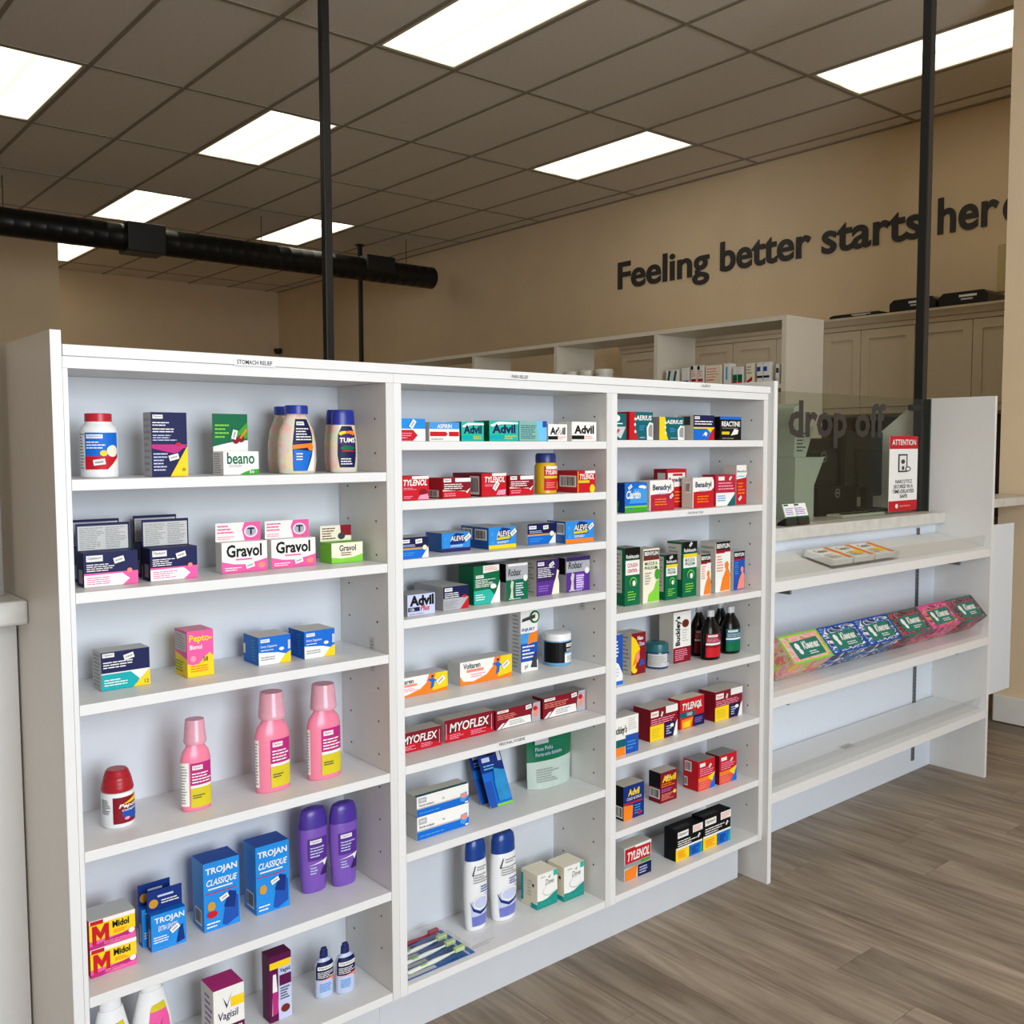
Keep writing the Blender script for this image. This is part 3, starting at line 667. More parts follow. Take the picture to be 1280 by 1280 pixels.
for i, (u, lb) in enumerate(((991, 'small card holder with white cards nearest the end panel'), (1004, 'small card holder with white cards next to the black computer box'))):
    p = px(u, 650, .215)
    t = thing('card_holder', lb, 'card holder', (p.x, .225, ZT), group='card holders on the drop off counter')
    prism('stand', [(-.012, 0), (.03, 0), (.025, .012), (-.008, .03)], 'x', -.04, .04, mat('black_plastic', (20, 20, 22), .3, noise=.05), t)
    cc = box('card', (-.037, 0, 0), (.037, .004, .052), PAPER, t, loc=(0, -.008, .028), rot=(math.radians(-18), 0, 0))
    decal('print', [('r', .04, .85, .4, .97, 'G'), ('l', .1, .2, .9, .75, 4, 'LP'), ('r', 0, 0, 1, .1, 'G')], 1, 1, lambda u_, v_, l: (-.037+u_*.074, -.0003-l, v_*.052), cc)

# flip-up counter and gate between the end panel and the wall
t = thing('flip_counter', 'pale stone flip-up counter between end panel and wall', 'counter', (4.106, .17, 1.111))
box('top', (0, 0, 0), (XR-.02-4.106, .45, .04), STONE, t, bevel=.004)
box('bracket', (.36, .02, -.16), (.385, .06, -.0003), MELA, t)
gt = thing('gate_panel', 'pale bluish white gate panel standing right of the tissue display', 'gate', (4.3, .14, .268))
box('leaf', (0, 0, 0), (.342, .018, .77), mat('pale_blue_white_panel', (224, 231, 240), .5, noise=.01), gt, bevel=.001)
for z in (.1, .64): box('hinge', (-.195, .002, z), (-.0005, .01, z+.05), SLOT, gt)
# ------------------------------------------------------------------ products on the shelves
def place(unit, sh, uL, vB, y, d):
    z = SH[unit][sh-1]+.0006
    if y is None: y = at(uL, vB, 'z', z).y
    y = max(.004, min(y, YD-.004-d))
    return z, y
def room_above(unit, sh): return (SH[unit][sh-2]-TH if sh > 1 else 1.53)-SH[unit][sh-1]-.005
def carton(label, cat, unit, sh, uL, uR, vB, vT, d, col, ops, side='', top='', y=None, grp=None, hdr=None, name='medicine_box', sops=None, tops=None, zadd=0, rz=0, wmax=None):
    """a printed carton whose front face fills photo columns uL..uR and rows vT..vB (left front edge) on the given shelf"""
    z, y = place(unit, sh, uL if uL else uR, vB, y, d)
    z += zadd
    x0 = at(uL, vB, 'y', y).x if uL else UX[unit][0]+.003
    x1 = at(uR, vB, 'y', y).x
    h = at(uL if uL else uR, vT, 'y', y).z-z
    if not zadd: h = min(h, room_above(unit, sh))
    w = x1-x0-.001
    if wmax: x0 = max(x0, x1-wmax); w = x1-x0-.001
    t = thing(name, label, cat, ((x0+x1)/2, y+d/2, z), (0, 0, math.radians(rz)), group=grp)
    v, f = boxdata((-w/2, -d/2, 0), (w/2, d/2, h))
    mats = [col, side or col, top or side or col]
    link('carton', mesh('carton', v, f, mats, [1, 2, 0, 1, 1, 1]), t)
    fm = lambda u_, v_, l: (-w/2+u_*w, -d/2-l, v_*h)
    decal('front_print', ops, w, h, fm, t); stickers(ops, w, h, fm, t)
    if sops: decal('side_print', sops, d, h, lambda u_, v_, l: (-w/2-l, d/2-u_*d, v_*h), t)
    if tops: decal('top_print', tops, w, d, lambda u_, v_, l: (-w/2+u_*w, -d/2+v_*d, h+l), t)
    if hdr:                                     # hanging card standing up behind the carton: (photo row of its top, colour, ops)
        hz = at(hdr[3] if len(hdr) > 3 else uL, hdr[0], 'y', y+d).z-z
        hc = link('header_card', mesh('header_card', *boxdata((-w/2, d/2-.0012, h), (w/2, d/2, hz)), [hdr[1]]), t)
        fh = lambda u_, v_, l: (-w/2+u_*w, d/2-.0012-l, h+v_*(hz-h))
        decal('header_print', hdr[2], w, hz-h, fh, hc); stickers(hdr[2], w, hz-h, fh, hc)
    return t
def logo(x0, y0, x1, y1, c='N'):
    return [('r', x0, y0, x1, y1, 'W'), ('t', 'Option+', x0+(x1-x0)*.08, y0+(y1-y0)*.22, x1-(x1-x0)*.08, y1-(y1-y0)*.18, c, 0, .01)]
DRUG = [('l', .1, .06, .9, .94, 9, 'GY')]       # fine print on a side
BARC = [('b', .12, .12, .88, .8)]
def bottle(label, cat, unit, sh, uL, uR, vB, vT, flat, body, bcol, cap, ccol, ops=(), lab=None, y=None, grp=None, name='medicine_bottle', power=2.0, extra=None, bopts=None, rz=0, capflat=None, capname='cap'):
    um = (uL+uR)/2; z = SH[unit][sh-1]+.0006
    p = at(um, vB, 'z', z) if y is None else at(um, vB, 'y', y)
    yf = min(max(p.y if y is None else y, .004), .17)
    for _ in range(3):
        q = at(um, vB, 'y', yf+.02); dep = (q-CAM).dot(FW); W_ = (uR-uL)*dep/FPX
        psi = math.atan2(q.x-CAM.x, q.y-CAM.y); psi2 = psi-math.radians(rz)
        a = W_/2/math.sqrt(math.cos(psi2)**2+flat*flat*math.sin(psi2)**2)/(1 if True else 1)
        b = a*flat
    yc = min(yf+b, YD-.003-b)
    x = at(um, (vB+vT)/2, 'y', yc).x; h = min(at(um, vT, 'y', yc).z-z, room_above(unit, sh))
    t = thing(name, label, cat, (x, yc, z), (0, 0, math.radians(rz)), group=grp)
    bd = [(k*h, r*a) for k, r in body]
    lathe('bottle', bd, bcol, t, flat, power=power)
    if cap: lathe(capname, [(k*h, r*a) for k, r in cap], ccol, t, flat if capflat is None else capflat, power=power)
    def rad(zz):
        for (z0, r0), (z1, r1) in zip(bd, bd[1:]):
            if z0 <= zz <= z1 and z1 > z0: return r0+(r1-r0)*(zz-z0)/(z1-z0)
        return bd[-1][1]
    def mk(lab):
        z0, z1, span, mid = lab
        def fm(u_, v_, l):
            zz = h*(z0+(z1-z0)*v_); r = rad(zz)+.0005+l; th = math.radians(mid+(u_-.5)*span)
            s, c = math.sin(th), math.cos(th)
            return (r*math.copysign(abs(s)**(2/power), s), -flat*r*math.copysign(abs(c)**(2/power), c)-(l if flat < .7 else 0), zz)
        return fm
    if lab and ops:
        fm = mk(lab); decal('label_print', ops, a*math.radians(lab[2]), h*(lab[1]-lab[0]), fm, t, True); stickers(ops, a*math.radians(lab[2]), h*(lab[1]-lab[0]), fm, t)
    if extra:
        for nm, ops2, lab2 in extra: decal(nm, ops2, a*math.radians(lab2[2]), h*(lab2[1]-lab2[0]), mk(lab2), t, True)
    return t, a, h
WP = mat('white_bottle_plastic', (238, 238, 238), .35, noise=.01)
def pl(name, c, r=.35): return mat('plastic_'+name, c, r, noise=.02, scale=30)

# ---- stomach relief bay, shelf 1
bottle('white round tablet bottle with red cap on the top left shelf', 'bottle', 1, 1, 101.5, 146, 598, 517, 1, [(0, .93), (.02, .99), (.72, .99), (.79, .93), (.83, .76), (.87, .72)], WP, [(.872, .72), (.99, .72), (1, .69)], pl('red', (190, 26, 44)),
       [('r', 0, 0, 1, 1, 'B'), ('r', 0, 0, 1, .36, 'R'), ('p', [(.62, 0), (1, 0), (1, .34)], 'W'), ('e', .78, .5, .18, .16, 'CR'), ('e', .52, .44, .1, .08, 'Y')]+logo(.06, .84, .5, .95, 'B')+[('l', .06, .55, .6, .78, 3, 'W'), ('s', .4, .2, 8)], (.13, .70, 112, -6), y=.05, extra=[('side_text', [('l', 0, 0, 1, 1, 12, 'GY')], (.13, .7, 26, -78))])
carton('navy gas relief carton with yellow corner next to the red-capped bottle', 'box', 1, 1, 190, 235.3, 596, 515, .04, 'N', logo(.05, .9, .33, .96)+[('l', .04, .78, .55, .86, 2, 'W'), ('l', .04, .68, .7, .76, 2, 'W'), ('l', .04, .55, .8, .66, 3, 'LV'), ('p', [(0, .44), (.5, .44), (.72, .5), (1, .5), (.75, .38), (.6, .36), (0, .44)], 'MG'), ('p', [(0, .5), (0, .44), (.95, .44), (.95, .5)], 'MG'), ('p', [(.5, .0), (1, 0), (1, .48)], 'Y'), ('e', .74, .505, .08, .025, 'R'), ('l', .04, .08, .45, .38, 6, 'LV'), ('t', '30', .83, .08, .93, .13, 'DG'), ('s', .6, .3, 15)], side='SV', y=.045, sops=DRUG)
carton('white and green carton with leafy header card, its name in dark green script', 'box', 1, 1, 279.4, 324, 594.5, 564.5, .05, 'W', [('t', 'beano', .1, .46, .88, .96, 'G', 0, .02), ('l', .15, .32, .7, .44, 2, 'GY'), ('p', [(.45, 0), (1, 0), (1, .24), (.8, .22), (.6, .12)], 'GR'), ('t', '30', .72, .05, .86, .17, 'W')], sops=DRUG, y=.05,
       hdr=(517, 'G', [('r', 0, 0, 1, .13, 'W'), ('p', [(0, .13), (.3, .2), (.6, .26), (1, .3), (1, .13)], 'W'), ('p', [(.5, .3), (1, .35), (1, .8), (.8, .6)], 'GR'), ('l', .06, .34, .5, .75, 4, 'LM'), ('e', .65, .3, .1, .1, 'DR'), ('e', .8, .34, .1, .1, 'DR'), ('p', [(.75, .36), (.95, .62), (.98, .56), (.8, .34)], 'O'), ('s', .6, .45, 75)], 268))
CANDY = bpy.data.materials.new('antacid_tablets'); CANDY.use_nodes = True
def candy():
    n = CANDY.node_tree; L = n.links.new; b = n.nodes['Principled BSDF']; b.inputs['Roughness'].default_value = .25
    tc = n.nodes.new('ShaderNodeTexCoord'); vo = n.nodes.new('ShaderNodeTexVoronoi'); vo.inputs['Scale'].default_value = 75; L(tc.outputs['Object'], vo.inputs['Vector'])
    sp = n.nodes.new('ShaderNodeSeparateColor'); L(vo.outputs['Color'], sp.inputs[0])
    r = n.nodes.new('ShaderNodeValToRGB'); r.color_ramp.interpolation = 'CONSTANT'; e = r.color_ramp.elements
    e[0].position = 0; e[0].color = lin((224, 196, 186))+(1,); e[1].position = .25; e[1].color = lin((214, 204, 192))+(1,)
    for p_, c_ in ((.45, (226, 212, 160)), (.65, (232, 184, 172)), (.85, (206, 210, 184))): q = e.new(p_); q.color = lin(c_)+(1,)
    L(sp.outputs[0], r.inputs['Fac']); L(r.outputs[0], b.inputs['Base Color'])
candy()
TJ = [(0, .86), (.02, .93), (.2, 1), (.45, .98), (.65, .85), (.8, .6), (.86, .5), (.875, .5)]
TO = [('p', [(.02, 0), (.75, 0), (1, .7), (.96, 1), (.1, 1), (0, .5)], 'N'), ('p', [(.03, 0), (.6, 0), (.85, .38), (.03, .42)], 'B'), ('p', [(.0, .42), (.85, .46), (.9, .54), (0, .5)], 'O'), ('e', .78, .46, .14, .07, 'O'), ('p', [(.62, 0), (1, 0), (1, .5)], 'W')]+logo(.16, .88, .6, .95)+[('l', .14, .58, .85, .84, 5, 'W'), ('l', .14, .2, .5, .36, 3, 'W')]
J1 = bottle('clear jar of pastel tablets with blue lid, in front of its twin', 'jar', 1, 1, 347, 395, 592, 507, .62, TJ, CANDY, [(.8755, .56), (.99, .56), (1, .53)], pl('blue', (24, 48, 150)), TO, (.04, .8, 70, 4), y=.02, grp='jars of pastel tablets', capflat=.95)
bottle('clear jar of pastel tablets with blue lid, behind its twin', 'jar', 1, 1, 335, 377, 592, 508.5, .62, TJ, CANDY, [(.8755, .56), (.99, .56), (1, .53)], pl('blue', (24, 48, 150)), y=.115, grp='jars of pastel tablets', capflat=.95)
TB = [(0, .88), (.02, .96), (.2, 1), (.5, .98), (.7, .86), (.76, .82)]
TUO = [('p', [(.1, 0), (.9, 0), (1, .3), (.98, .8), (.8, 1), (.2, 1), (.02, .8), (0, .3)], 'N'), ('e', .35, .82, .3, .06, 'Y'), ('e', .68, .83, .28, .06, 'O'), ('e', .5, .66, .48, .16, 'DP'), ('t', 'TUMS', .1, .6, .9, .72, 'W', .1, .03), ('e', .5, .47, .36, .06, 'G'), ('r', .2, .38, .8, .41, 'R'), ('l', .15, .06, .85, .24, 3, 'W')]
for i, (a_, b_, yy, lb) in enumerate(((412, 446.5, .035, 'blue-capped antacid bottle with fruit label, in front at the shelf end'), (405.5, 436, .12, 'blue-capped antacid bottle behind the fruit-labelled one'))):
    bottle(lb, 'bottle', 1, 1, a_, b_, 591.5, 512.5, .6, TB, CANDY, [(.7605, .84), (.93, .78), (.985, .74), (1, .68)], pl('deepblue', (28, 40, 140)), TUO if i == 0 else (), (.08, .74, 84, -2), y=yy, grp='antacid bottles', capflat=.65)

# ---- shelf 2
def navy(u0, u1, vb, vt, vh, uh, y, label):
    carton(label, 'box', 1, 2, u0, u1, vb, vt, .042, 'N', logo(.05, .74, .35, .92)+[('l', .05, .44, .6, .68, 4, 'W'), ('r', 0, 0, 1, .4, 'PK'), ('p', [(0, 0), (.7, 0), (.84, .18), (.7, .36), (0, .34)], 'W'), ('l', .05, .06, .6, .3, 4, 'PK'), ('e', .84, .42, .05, .07, 'PE'), ('s', .64, .76, 14)], y=y, grp='navy and pink cartons', sops=[('r', .3, .1, .8, .5, 'GY')],
           hdr=(vh, 'N', [('r', .03, .02, .97, .9, 'LG'), ('l', .06, .06, .52, .86, 12, 'GY'), ('l', .54, .06, .95, .86, 12, 'GY')], uh))
navy(98, 160, 727, 686, 650, 94, .128, 'rear navy and pink carton with raised flap at the left end')
navy(105, 173.4, 735, 692, 655, 98, None, 'front navy and pink carton with raised flap at the left end')
navy(177, 232, 719, 680, 645, 166, .128, 'rear navy and pink carton, second pair from the left')
navy(188, 247.5, 727, 686, 650, 177, None, 'front navy and pink carton, second pair from the left')
def grav(u0, u1, vb, vt, vh, uh, label):
    carton(label, 'box', 1, 2, u0, u1, vb, vt, .03, 'W', [('t', 'Gravol', .1, .5, .88, .92, 'K', 0, .03), ('r', .3, .4, .66, .45, 'PK'), ('p', [(0, 0), (1, 0), (1, .42), (.8, .34), (.5, .26), (.25, .28), (0, .38)], 'PK'), ('l', .06, .06, .45, .2, 2, 'W'), ('e', .87, .2, .08, .1, 'PE'), ('s', .6, .22, 14)], y=None, grp='white and pink cartons with header cards',
           hdr=(vh, 'W', [('p', [(.64, 0), (1, 0), (1, 1), (.64, 1), (.58, .6)], 'PK'), ('e', .78, .48, .15, .33, 'W'), ('e', .78, .48, .12, .27, 'SV'), ('r', .76, .3, .8, .62, 'N'), ('r', .7, .6, .86, .68, 'N'), ('l', .04, .4, .4, .92, 3, 'PK'), ('l', .04, .08, .4, .3, 2, 'PKL')], uh))
grav(277.5, 334.7, 717.5, 679, 654.5, 273, 'left of two white and pink nausea cartons with header cards')
grav(339.4, 395, 711, 675, 651.5, 335, 'right of two white and pink nausea cartons with header cards')
carton('small cream and green ginger carton with header card', 'box', 1, 2, 414.4, 453.8, 704.8, 679.5, .05, 'CR', [('t', 'Gravol', .25, .58, .78, .88, 'K', 0, .02), ('p', [(0, 0), (1, 0), (1, .4), (.7, .26), (.3, .22), (0, .3)], 'LM'), ('l', .3, .34, .75, .55, 2, 'BR')], side='LM', y=None,
       hdr=(657.5, 'CR', [('p', [(.66, .35), (1, .3), (1, 1), (.64, 1)], 'DR'), ('e', .68, .3, .12, .22, 'DG'), ('l', .06, .1, .5, .9, 5, 'BR')], 404))

# ---- shelf 3
carton('white carton with navy, teal and yellow front lying low on the third shelf', 'box', 1, 3, 127, 188.4, 864.4, 816.5, .05, 'W', [('r', 0, .45, 1, 1, 'N')]+logo(.03, .86, .27, .97)+[('l', .04, .56, .7, .76, 3, 'W'), ('p', [(0, 0), (.66, 0), (.78, .2), (.6, .42), (0, .42)], 'T'), ('p', [(.64, 0), (1, 0), (1, .44)], 'Y'), ('l', .05, .1, .55, .3, 3, 'W'), ('t', '12', .88, .06, .97, .16, 'DG'), ('s', .56, .84, 14)], side='LG', top='LG', sops=DRUG)
carton('pink and yellow upright chewable tablets carton', 'box', 1, 3, 234.4, 268, 847.8, 790, .062, 'PK', [('p', [(0, 0), (1, 0), (1, .42), (.85, .5), (.65, .42), (.45, .28), (.2, .26), (0, .3)], 'Y'), ('t', 'Pepto-', .08, .72, .94, .92, 'Y', 0, .03), ('t', 'Bismol', .1, .6, .56, .7, 'W', 0, .02), ('e', .22, .4, .11, .07, 'PKL'), ('t', '58', .6, .32, .78, .42, 'DG'), ('l', .12, .1, .88, .26, 3, 'O')], side='Y', top='PKL', sops=[('p', [(0, .5), (1, .4), (1, 1), (0, 1)], 'PK'), ('r', .05, .55, .95, .95, 'LG'), ('l', .1, .58, .9, .92, 6, 'GY'), ('l', .05, .08, .9, .34, 4, 'GR')])
def dairy(u0, u1, vb, vt, label):
    carton(label, 'box', 1, 3, u0, u1, vb, vt, .072, 'B', [('p', [(0, 0), (1, 0), (1, .26), (.6, .4), (0, .46)], 'W'), ('p', [(.62, 0), (1, 0), (1, .42), (.82, .3)], 'Y')]+logo(.06, .8, .34, .92, 'B')+[('t', 'Dairy Digestive', .06, .6, .56, .7, 'W', .1, .01), ('l', .06, .5, .5, .56, 1, 'W'), ('l', .06, .16, .55, .32, 2, 'GY'), ('e', .7, .52, .08, .06, 'W'), ('r', .9, .48, .98, .8, 'LV')], side='B', top='BG', grp='blue dairy digestive cartons', sops=[('r', .0, .3, .12, .65, 'W'), ('l', .55, .1, .8, .9, 7, 'LB')])
dairy(323.4, 364, 832.8, 797.5, 'left of two blue and white digestive cartons')
dairy(380.6, 419, 824.4, 790, 'right of two blue and white digestive cartons')

# ---- shelf 4
bottle('white tablet bottle with tall ribbed red cap', 'bottle', 1, 4, 127.5, 166.5, 1036.5, 960, 1, [(0, .93), (.025, 1), (.56, 1), (.61, .95), (.63, .85)], WP, [(.6305, .97), (.65, 1.0), (.69, .985), (.695, .965), (.75, .94), (.755, .92), (.81, .89), (.815, .87), (.87, .835), (.875, .81), (.965, .71), (1, .6)], pl('dark_red', (170, 16, 34)),
       [('r', 0, 0, 1, 1, 'DR'), ('p', [(.3, .72), (1, 1), (1, .78)], 'Y'), ('e', .75, .35, .45, .22, 'HB'), ('t', 'Pepcid', .2, .55, 1, .74, 'W', .2, .03), ('t', 'Complete', .3, .44, 1, .54, 'W', .2, .02), ('e', .48, .18, .1, .06, 'PKL')], (.08, .55, 100, 16), extra=[('side_text', [('l', 0, 0, 1, 1, 10, 'DG')], (.25, .52, 40, -62))])
PKB = pl('pink_liquid', (240, 132, 160), .25)
CUP = mat('clear_pink_cup', (228, 164, 180), .2, noise=.04, scale=60)
PBO = [('r', 0, .5, 1, 1, 'MG'), ('r', 0, .44, 1, .5, 'W'), ('r', 0, 0, 1, .44, 'OL')]+logo(.08, .85, .5, .95, 'MG')+[('l', .06, .54, .95, .8, 4, 'W'), ('l', .08, .2, .6, .3, 2, 'DG')]
PBB = [(0, .9), (.015, .97), (.56, .97), (.64, .86), (.7, .62), (.725, .56), (.734, .56)]
def pepto(u0, u1, vb, vt, label, lz, sd=(52, -64)):
    um = (u0+u1)/2
    t, a, h = bottle(label, 'bottle', 1, 4, u0, u1, vb, vt, .52, PBB, PKB, [(.735, .68), (.765, .72), (.775, .70), (.985, .60), (1, .58)], CUP, PBO, lz, grp='pink stomach medicine bottles', extra=[('side_label', [('r', 0, 0, 1, 1, 'W'), ('l', .1, .05, .9, .95, 14, 'GY')], (.06, .54)+sd)], capflat=.95, capname='dosing_cup')
pepto(226, 263, 1014, 898, 'smaller pink liquid bottle with clear cup, beside the red-capped bottle', (.04, .53, 92, 14))
pepto(318.4, 362, 991, 864, 'middle pink liquid bottle with clear dosing cup', (.05, .53, 80, 20), (26, -76))
pepto(383.4, 426, 975, 854, 'pink liquid bottle with clear cup nearest the divider', (.05, .54, 80, 16), (22, -80))

# ---- shelf 5
MID = [('r', 0, 0, 1, 1, 'Y'), ('r', 0, 0, 1, .28, 'PK'), ('p', [(0, 0), (.2, 0), (1, .2), (1, .36), (.3, .18), (0, .1)], 'MG'), ('r', 0, .86, 1, 1, 'W'), ('r', .02, .84, .3, .98, 'R'), ('p', [(.06+.36*a, .14+.66*b) for a, b in ((0, 0), (.24, 0), (.24, .55), (.5, .2), (.76, .55), (.76, 0), (1, 0), (1, 1), (.74, 1), (.5, .6), (.26, 1), (0, 1))], 'R'), ('t', 'Midol', .5, .56, .86, .8, 'K', 0, .03), ('l', .52, .36, .82, .5, 2, 'O'), ('e', .91, .3, .07, .1, 'W'), ('l', .3, .08, .8, .2, 2, 'PKL')]
carton('lower of two stacked yellow and pink cartons marked with a large M', 'box', 1, 5, 113.4, 172, 1223.8, 1188.5, .06, 'R', MID, side='R', top='LG', grp='stacked yellow and pink cartons')
SH1h = at(113.4, 1188.5, 'y', at(113.4, 1223.8, 'z', SH[1][4]).y).z-SH[1][4]
carton('upper of two stacked yellow and pink cartons marked with a large M', 'box', 1, 5, 113.0, 171.5, 1223.8, 1152.5, .06, 'R', MID, side='R', top='LG', grp='stacked yellow and pink cartons', zadd=SH1h+.0006)
def troj_s(u0, u1, vb, vt, vh, uh, y, label):
    carton(label, 'box', 1, 5, u0, u1, vb, vt, .02, 'B', [('r', 0, 0, 1, 1, (_m.get('ink_TB') or mat('ink_TB', (14, 138, 222), .4, noise=.03))), ('t', 'TROJAN', .1, .7, .95, .9, 'W', 0, .02), ('t', 'EXTRA SENSITIF', .2, .52, .75, .66, 'W', .25, .01), ('l', .06, .2, .55, .4, 3, 'W'), ('p', [(.7, .05), (.95, .1), (.9, .55), (.8, .5)], 'DB'), ('l', .05, .05, .6, .12, 1, 'LB'), ('s', .66, .5, 32)], y=y, grp='small blue cartons with hang tabs', sops=[('r', .3, .1, .8, .6, 'LG')],
           hdr=(vh, 'DB', [('e', .18, .35, .13, .22, 'GD'), ('r', .3, .62, .75, .72, 'LV'), ('l', .4, .25, .95, .5, 2, 'W')], uh))
troj_s(178, 219, 1183, 1138, 1107, 174, .115, 'rear small blue carton with hang tab, behind its twin')
troj_s(189.4, 234, 1191, 1145.5, 1115.5, 184.5, None, 'front small blue carton with hang tab')
TRJ = [('r', 0, 0, 1, 1, (_m.get('ink_TB'))), ('t', 'TROJAN', .06, .8, .94, .92, 'W', 0, .025), ('t', 'CLASSIQUE', .08, .64, .94, .75, 'W', .3, .02), ('r', .12, .6, .8, .62, 'W'), ('r', .04, .54, .9, .555, 'R'), ('p', [(.5, .05), (.62, .02), (.95, .1), (.95, .42), (.7, .5), (.6, .35)], 'HB'), ('p', [(.55, .3), (.85, .25), (.9, .48), (.7, .52)], 'DB'), ('e', .2, .36, .11, .07, 'GD'), ('l', .06, .04, .45, .14, 2, 'W'), ('s', .55, .45, 22)]
TRS = [('b', .2, .06, .8, .3)]
carton('tall blue carton with gold seal and red badge, left of the pair', 'box', 1, 5, 255.4, 301, 1166.6, 1080.5, .058, 'B', TRJ+[('e', .22, .24, .15, .05, 'R')], side=(_m['ink_TB']), top='HB', sops=TRS)
carton('tall blue carton with gold seal, right of the pair', 'box', 1, 5, 320.6, 362.8, 1145, 1060, .058, 'B', TRJ, side=(_m['ink_TB']), top='HB', sops=TRS)
PURB = pl('purple_bottle', (122, 82, 178), .3); PURC = pl('purple_cap', (74, 48, 150), .3)
PUO = [('r', 0, .42, 1, 1, 'P')]+logo(.12, .86, .66, .96, 'P')+[('l', .12, .5, .85, .8, 4, 'LV'), ('p', [(0, .3), (1, .42), (1, .36), (.85, .2), (.7, .34)], 'W'), ('p', [(.6, 0), (1, .42), (1, .0)], 'DP'), ('l', .1, .06, .5, .28, 3, 'LV')]
for u0, u1, vb, vt, lb in ((373, 410, 1117.8, 1008.7, 'purple wash bottle standing left of its twin'), (411.5, 447, 1109, 1002, 'purple wash bottle nearest the divider')):
    bottle(lb, 'bottle', 1, 5, u0, u1, vb, vt, .55, [(0, .76), (.02, .82), (.3, .93), (.55, 1), (.76, .98), (.77, .96)], PURB, [(.7705, .97), (.85, .95), (.93, .88), (.985, .76), (1, .6)], PURC, PUO, (.2, .66, 84, 4), grp='purple wash bottles')

# ---- bottom shelf
VGO = [('p', [(.06, 0), (.94, 0), (1, .5), (.9, .86), (.1, .86), (0, .5)], 'PK'), ('p', [(.08, .86), (.92, .86), (.84, .98), (.2, .96)], 'OL'), ('p', [(.28, .7), (.4, .5), (.62, .74), (.42, .58)], 'DP'), ('t', 'Vagisil', .14, .36, .84, .5, 'DP', .1, .01), ('r', .05, .24, .95, .33, 'R'), ('l', .15, .04, .85, .2, 3, 'W')]
for u0, u1, yy, lb in ((112, 164, .03, 'white tapered bottle with pink label at the bottom left corner'), (163, 215, .045, 'white tapered bottle with pink label, second on the bottom shelf')):
    bottle(lb, 'bottle', 1, 6, u0, u1, 1365 if u0 < 150 else 1345, 1190 if u0 < 150 else 1175, .6, [(0, .92), (.02, .97), (.3, 1), (.55, .9), (.78, .62), (.82, .56)], WP, [(.8205, .5), (.98, .46), (1, .4)], WP, VGO, (.12, .72, 74, 14), y=yy, grp='white and pink tapered bottles')
carton('white and plum wipes box with a purple top', 'box', 1, 6, 268, 307, 1318, 1240, .062, 'W', [('r', 0, 0, 1, .38, 'PR'), ('p', [(.3, .86), (.42, .66), (.62, .92), (.44, .72)], 'DP'), ('r', .56, .66, 1, .82, 'Y'), ('t', 'Vagisil', .14, .46, .8, .62, 'DP', .1, .01), ('t', 'WIPES', .5, .22, .92, .34, 'W', 0, .02), ('t', 'GENTLE &', .05, .24, .46, .34, 'W', 0, .01), ('l', .1, .06, .9, .18, 2, 'PKL')], side='W', top='MG', sops=[('l', .3, .1, .9, .9, 8, 'LP')], y=None)
carton('tall plum carton picturing a cream tube', 'box', 1, 6, 337.5, 365.6, 1280, 1197, .034, 'PR', [('r', .4, 0, 1, .9, 'LV'), ('r', .02, .8, .96, .9, 'Y'), ('p', [(.1, .1), (.42, .12), (.3, .72), (.16, .72)], 'W'), ('p', [(.12, .1), (.4, .12), (.36, .45), (.13, .45)], 'MG'), ('t', 'Vagisil', .48, .7, .94, .78, 'DP'), ('r', .45, .52, .98, .68, 'PR'), ('l', .48, .3, .95, .5, 5, 'DG'), ('e', .7, .16, .2, .06, 'BR')], side='PR', top='PR')
SBB = pl('pale_blue_bottle', (196, 208, 236), .3)
SBO = [('r', 0, .45, 1, 1, 'N'), ('p', [(0, .42), (1, .5), (1, .38), (.86, .3), (.7, .42)], 'PE')]+logo(.1, .76, .86, .88)+[('l', .1, .5, .9, .72, 4, 'W'), ('l', .2, .05, .8, .34, 5, 'LB')]
for u0, u1, vb, vt, lb in ((393.5, 416.5, 1248, 1184, 'small navy and white bottle on the bottom shelf, left of two'), (419.5, 443.5, 1242.5, 1178, 'small navy and white bottle on the bottom shelf, right of two')):
    bottle(lb, 'bottle', 1, 6, u0, u1, vb, vt, .6, [(0, .88), (.02, .98), (.66, .98), (.74, .82), (.78, .5), (.8, .46)], SBB, [(.8005, .46), (.94, .42), (.95, .34), (1, .3)], pl('navy_cap', (24, 32, 96)), SBO, (.1, .745, 150, 0), grp='small navy and white bottles')
# ---- pain relief bay, shelf 1 (just above eye level)
Y1 = .03
ADV = lambda bg, tx, st: [('p', [(.02, .78), (.3, .95), (1, .92), (1, .84), (.4, .82), (.1, .7)], 'W'), ('t', 'Advil', .1, .38, .9, .82, tx, 0, .04), ('r', 0, .1, .5, .3, st), ('l', .52, .1, .95, .3, 2, 'OL' if bg == 'AQ' else 'PE')]
carton('white carton with teal top and red arrow at the left of the pain relief shelf', 'box', 2, 1, None, 532, 551.4, 523.5, .06, 'W', [('r', 0, .55, 1, 1, (_m.get('ink_TB'))), ('p', [(0, .02), (.58, .02), (.74, .26), (.58, .5), (0, .5)], 'R'), ('l', .05, .1, .55, .4, 3, 'PKL'), ('s', .55, .76, 55, .02)], y=Y1, wmax=.1)
carton('white carton with blue top and red capsule band', 'box', 2, 1, 536.5, 574.5, 551.4, 527.5, .06, 'W', [('r', 0, .64, 1, 1, 'LB'), ('t', 'ASPIRIN', .26, .68, .74, .9, 'W', 0, .02), ('r', .02, .26, .54, .5, 'R'), ('r', .64, .26, .98, .5, 'R'), ('p', [(.54, .26), (.6, .38), (.54, .5)], 'R'), ('l', .05, .05, .6, .18, 1, 'GY')], y=Y1, side='LG')
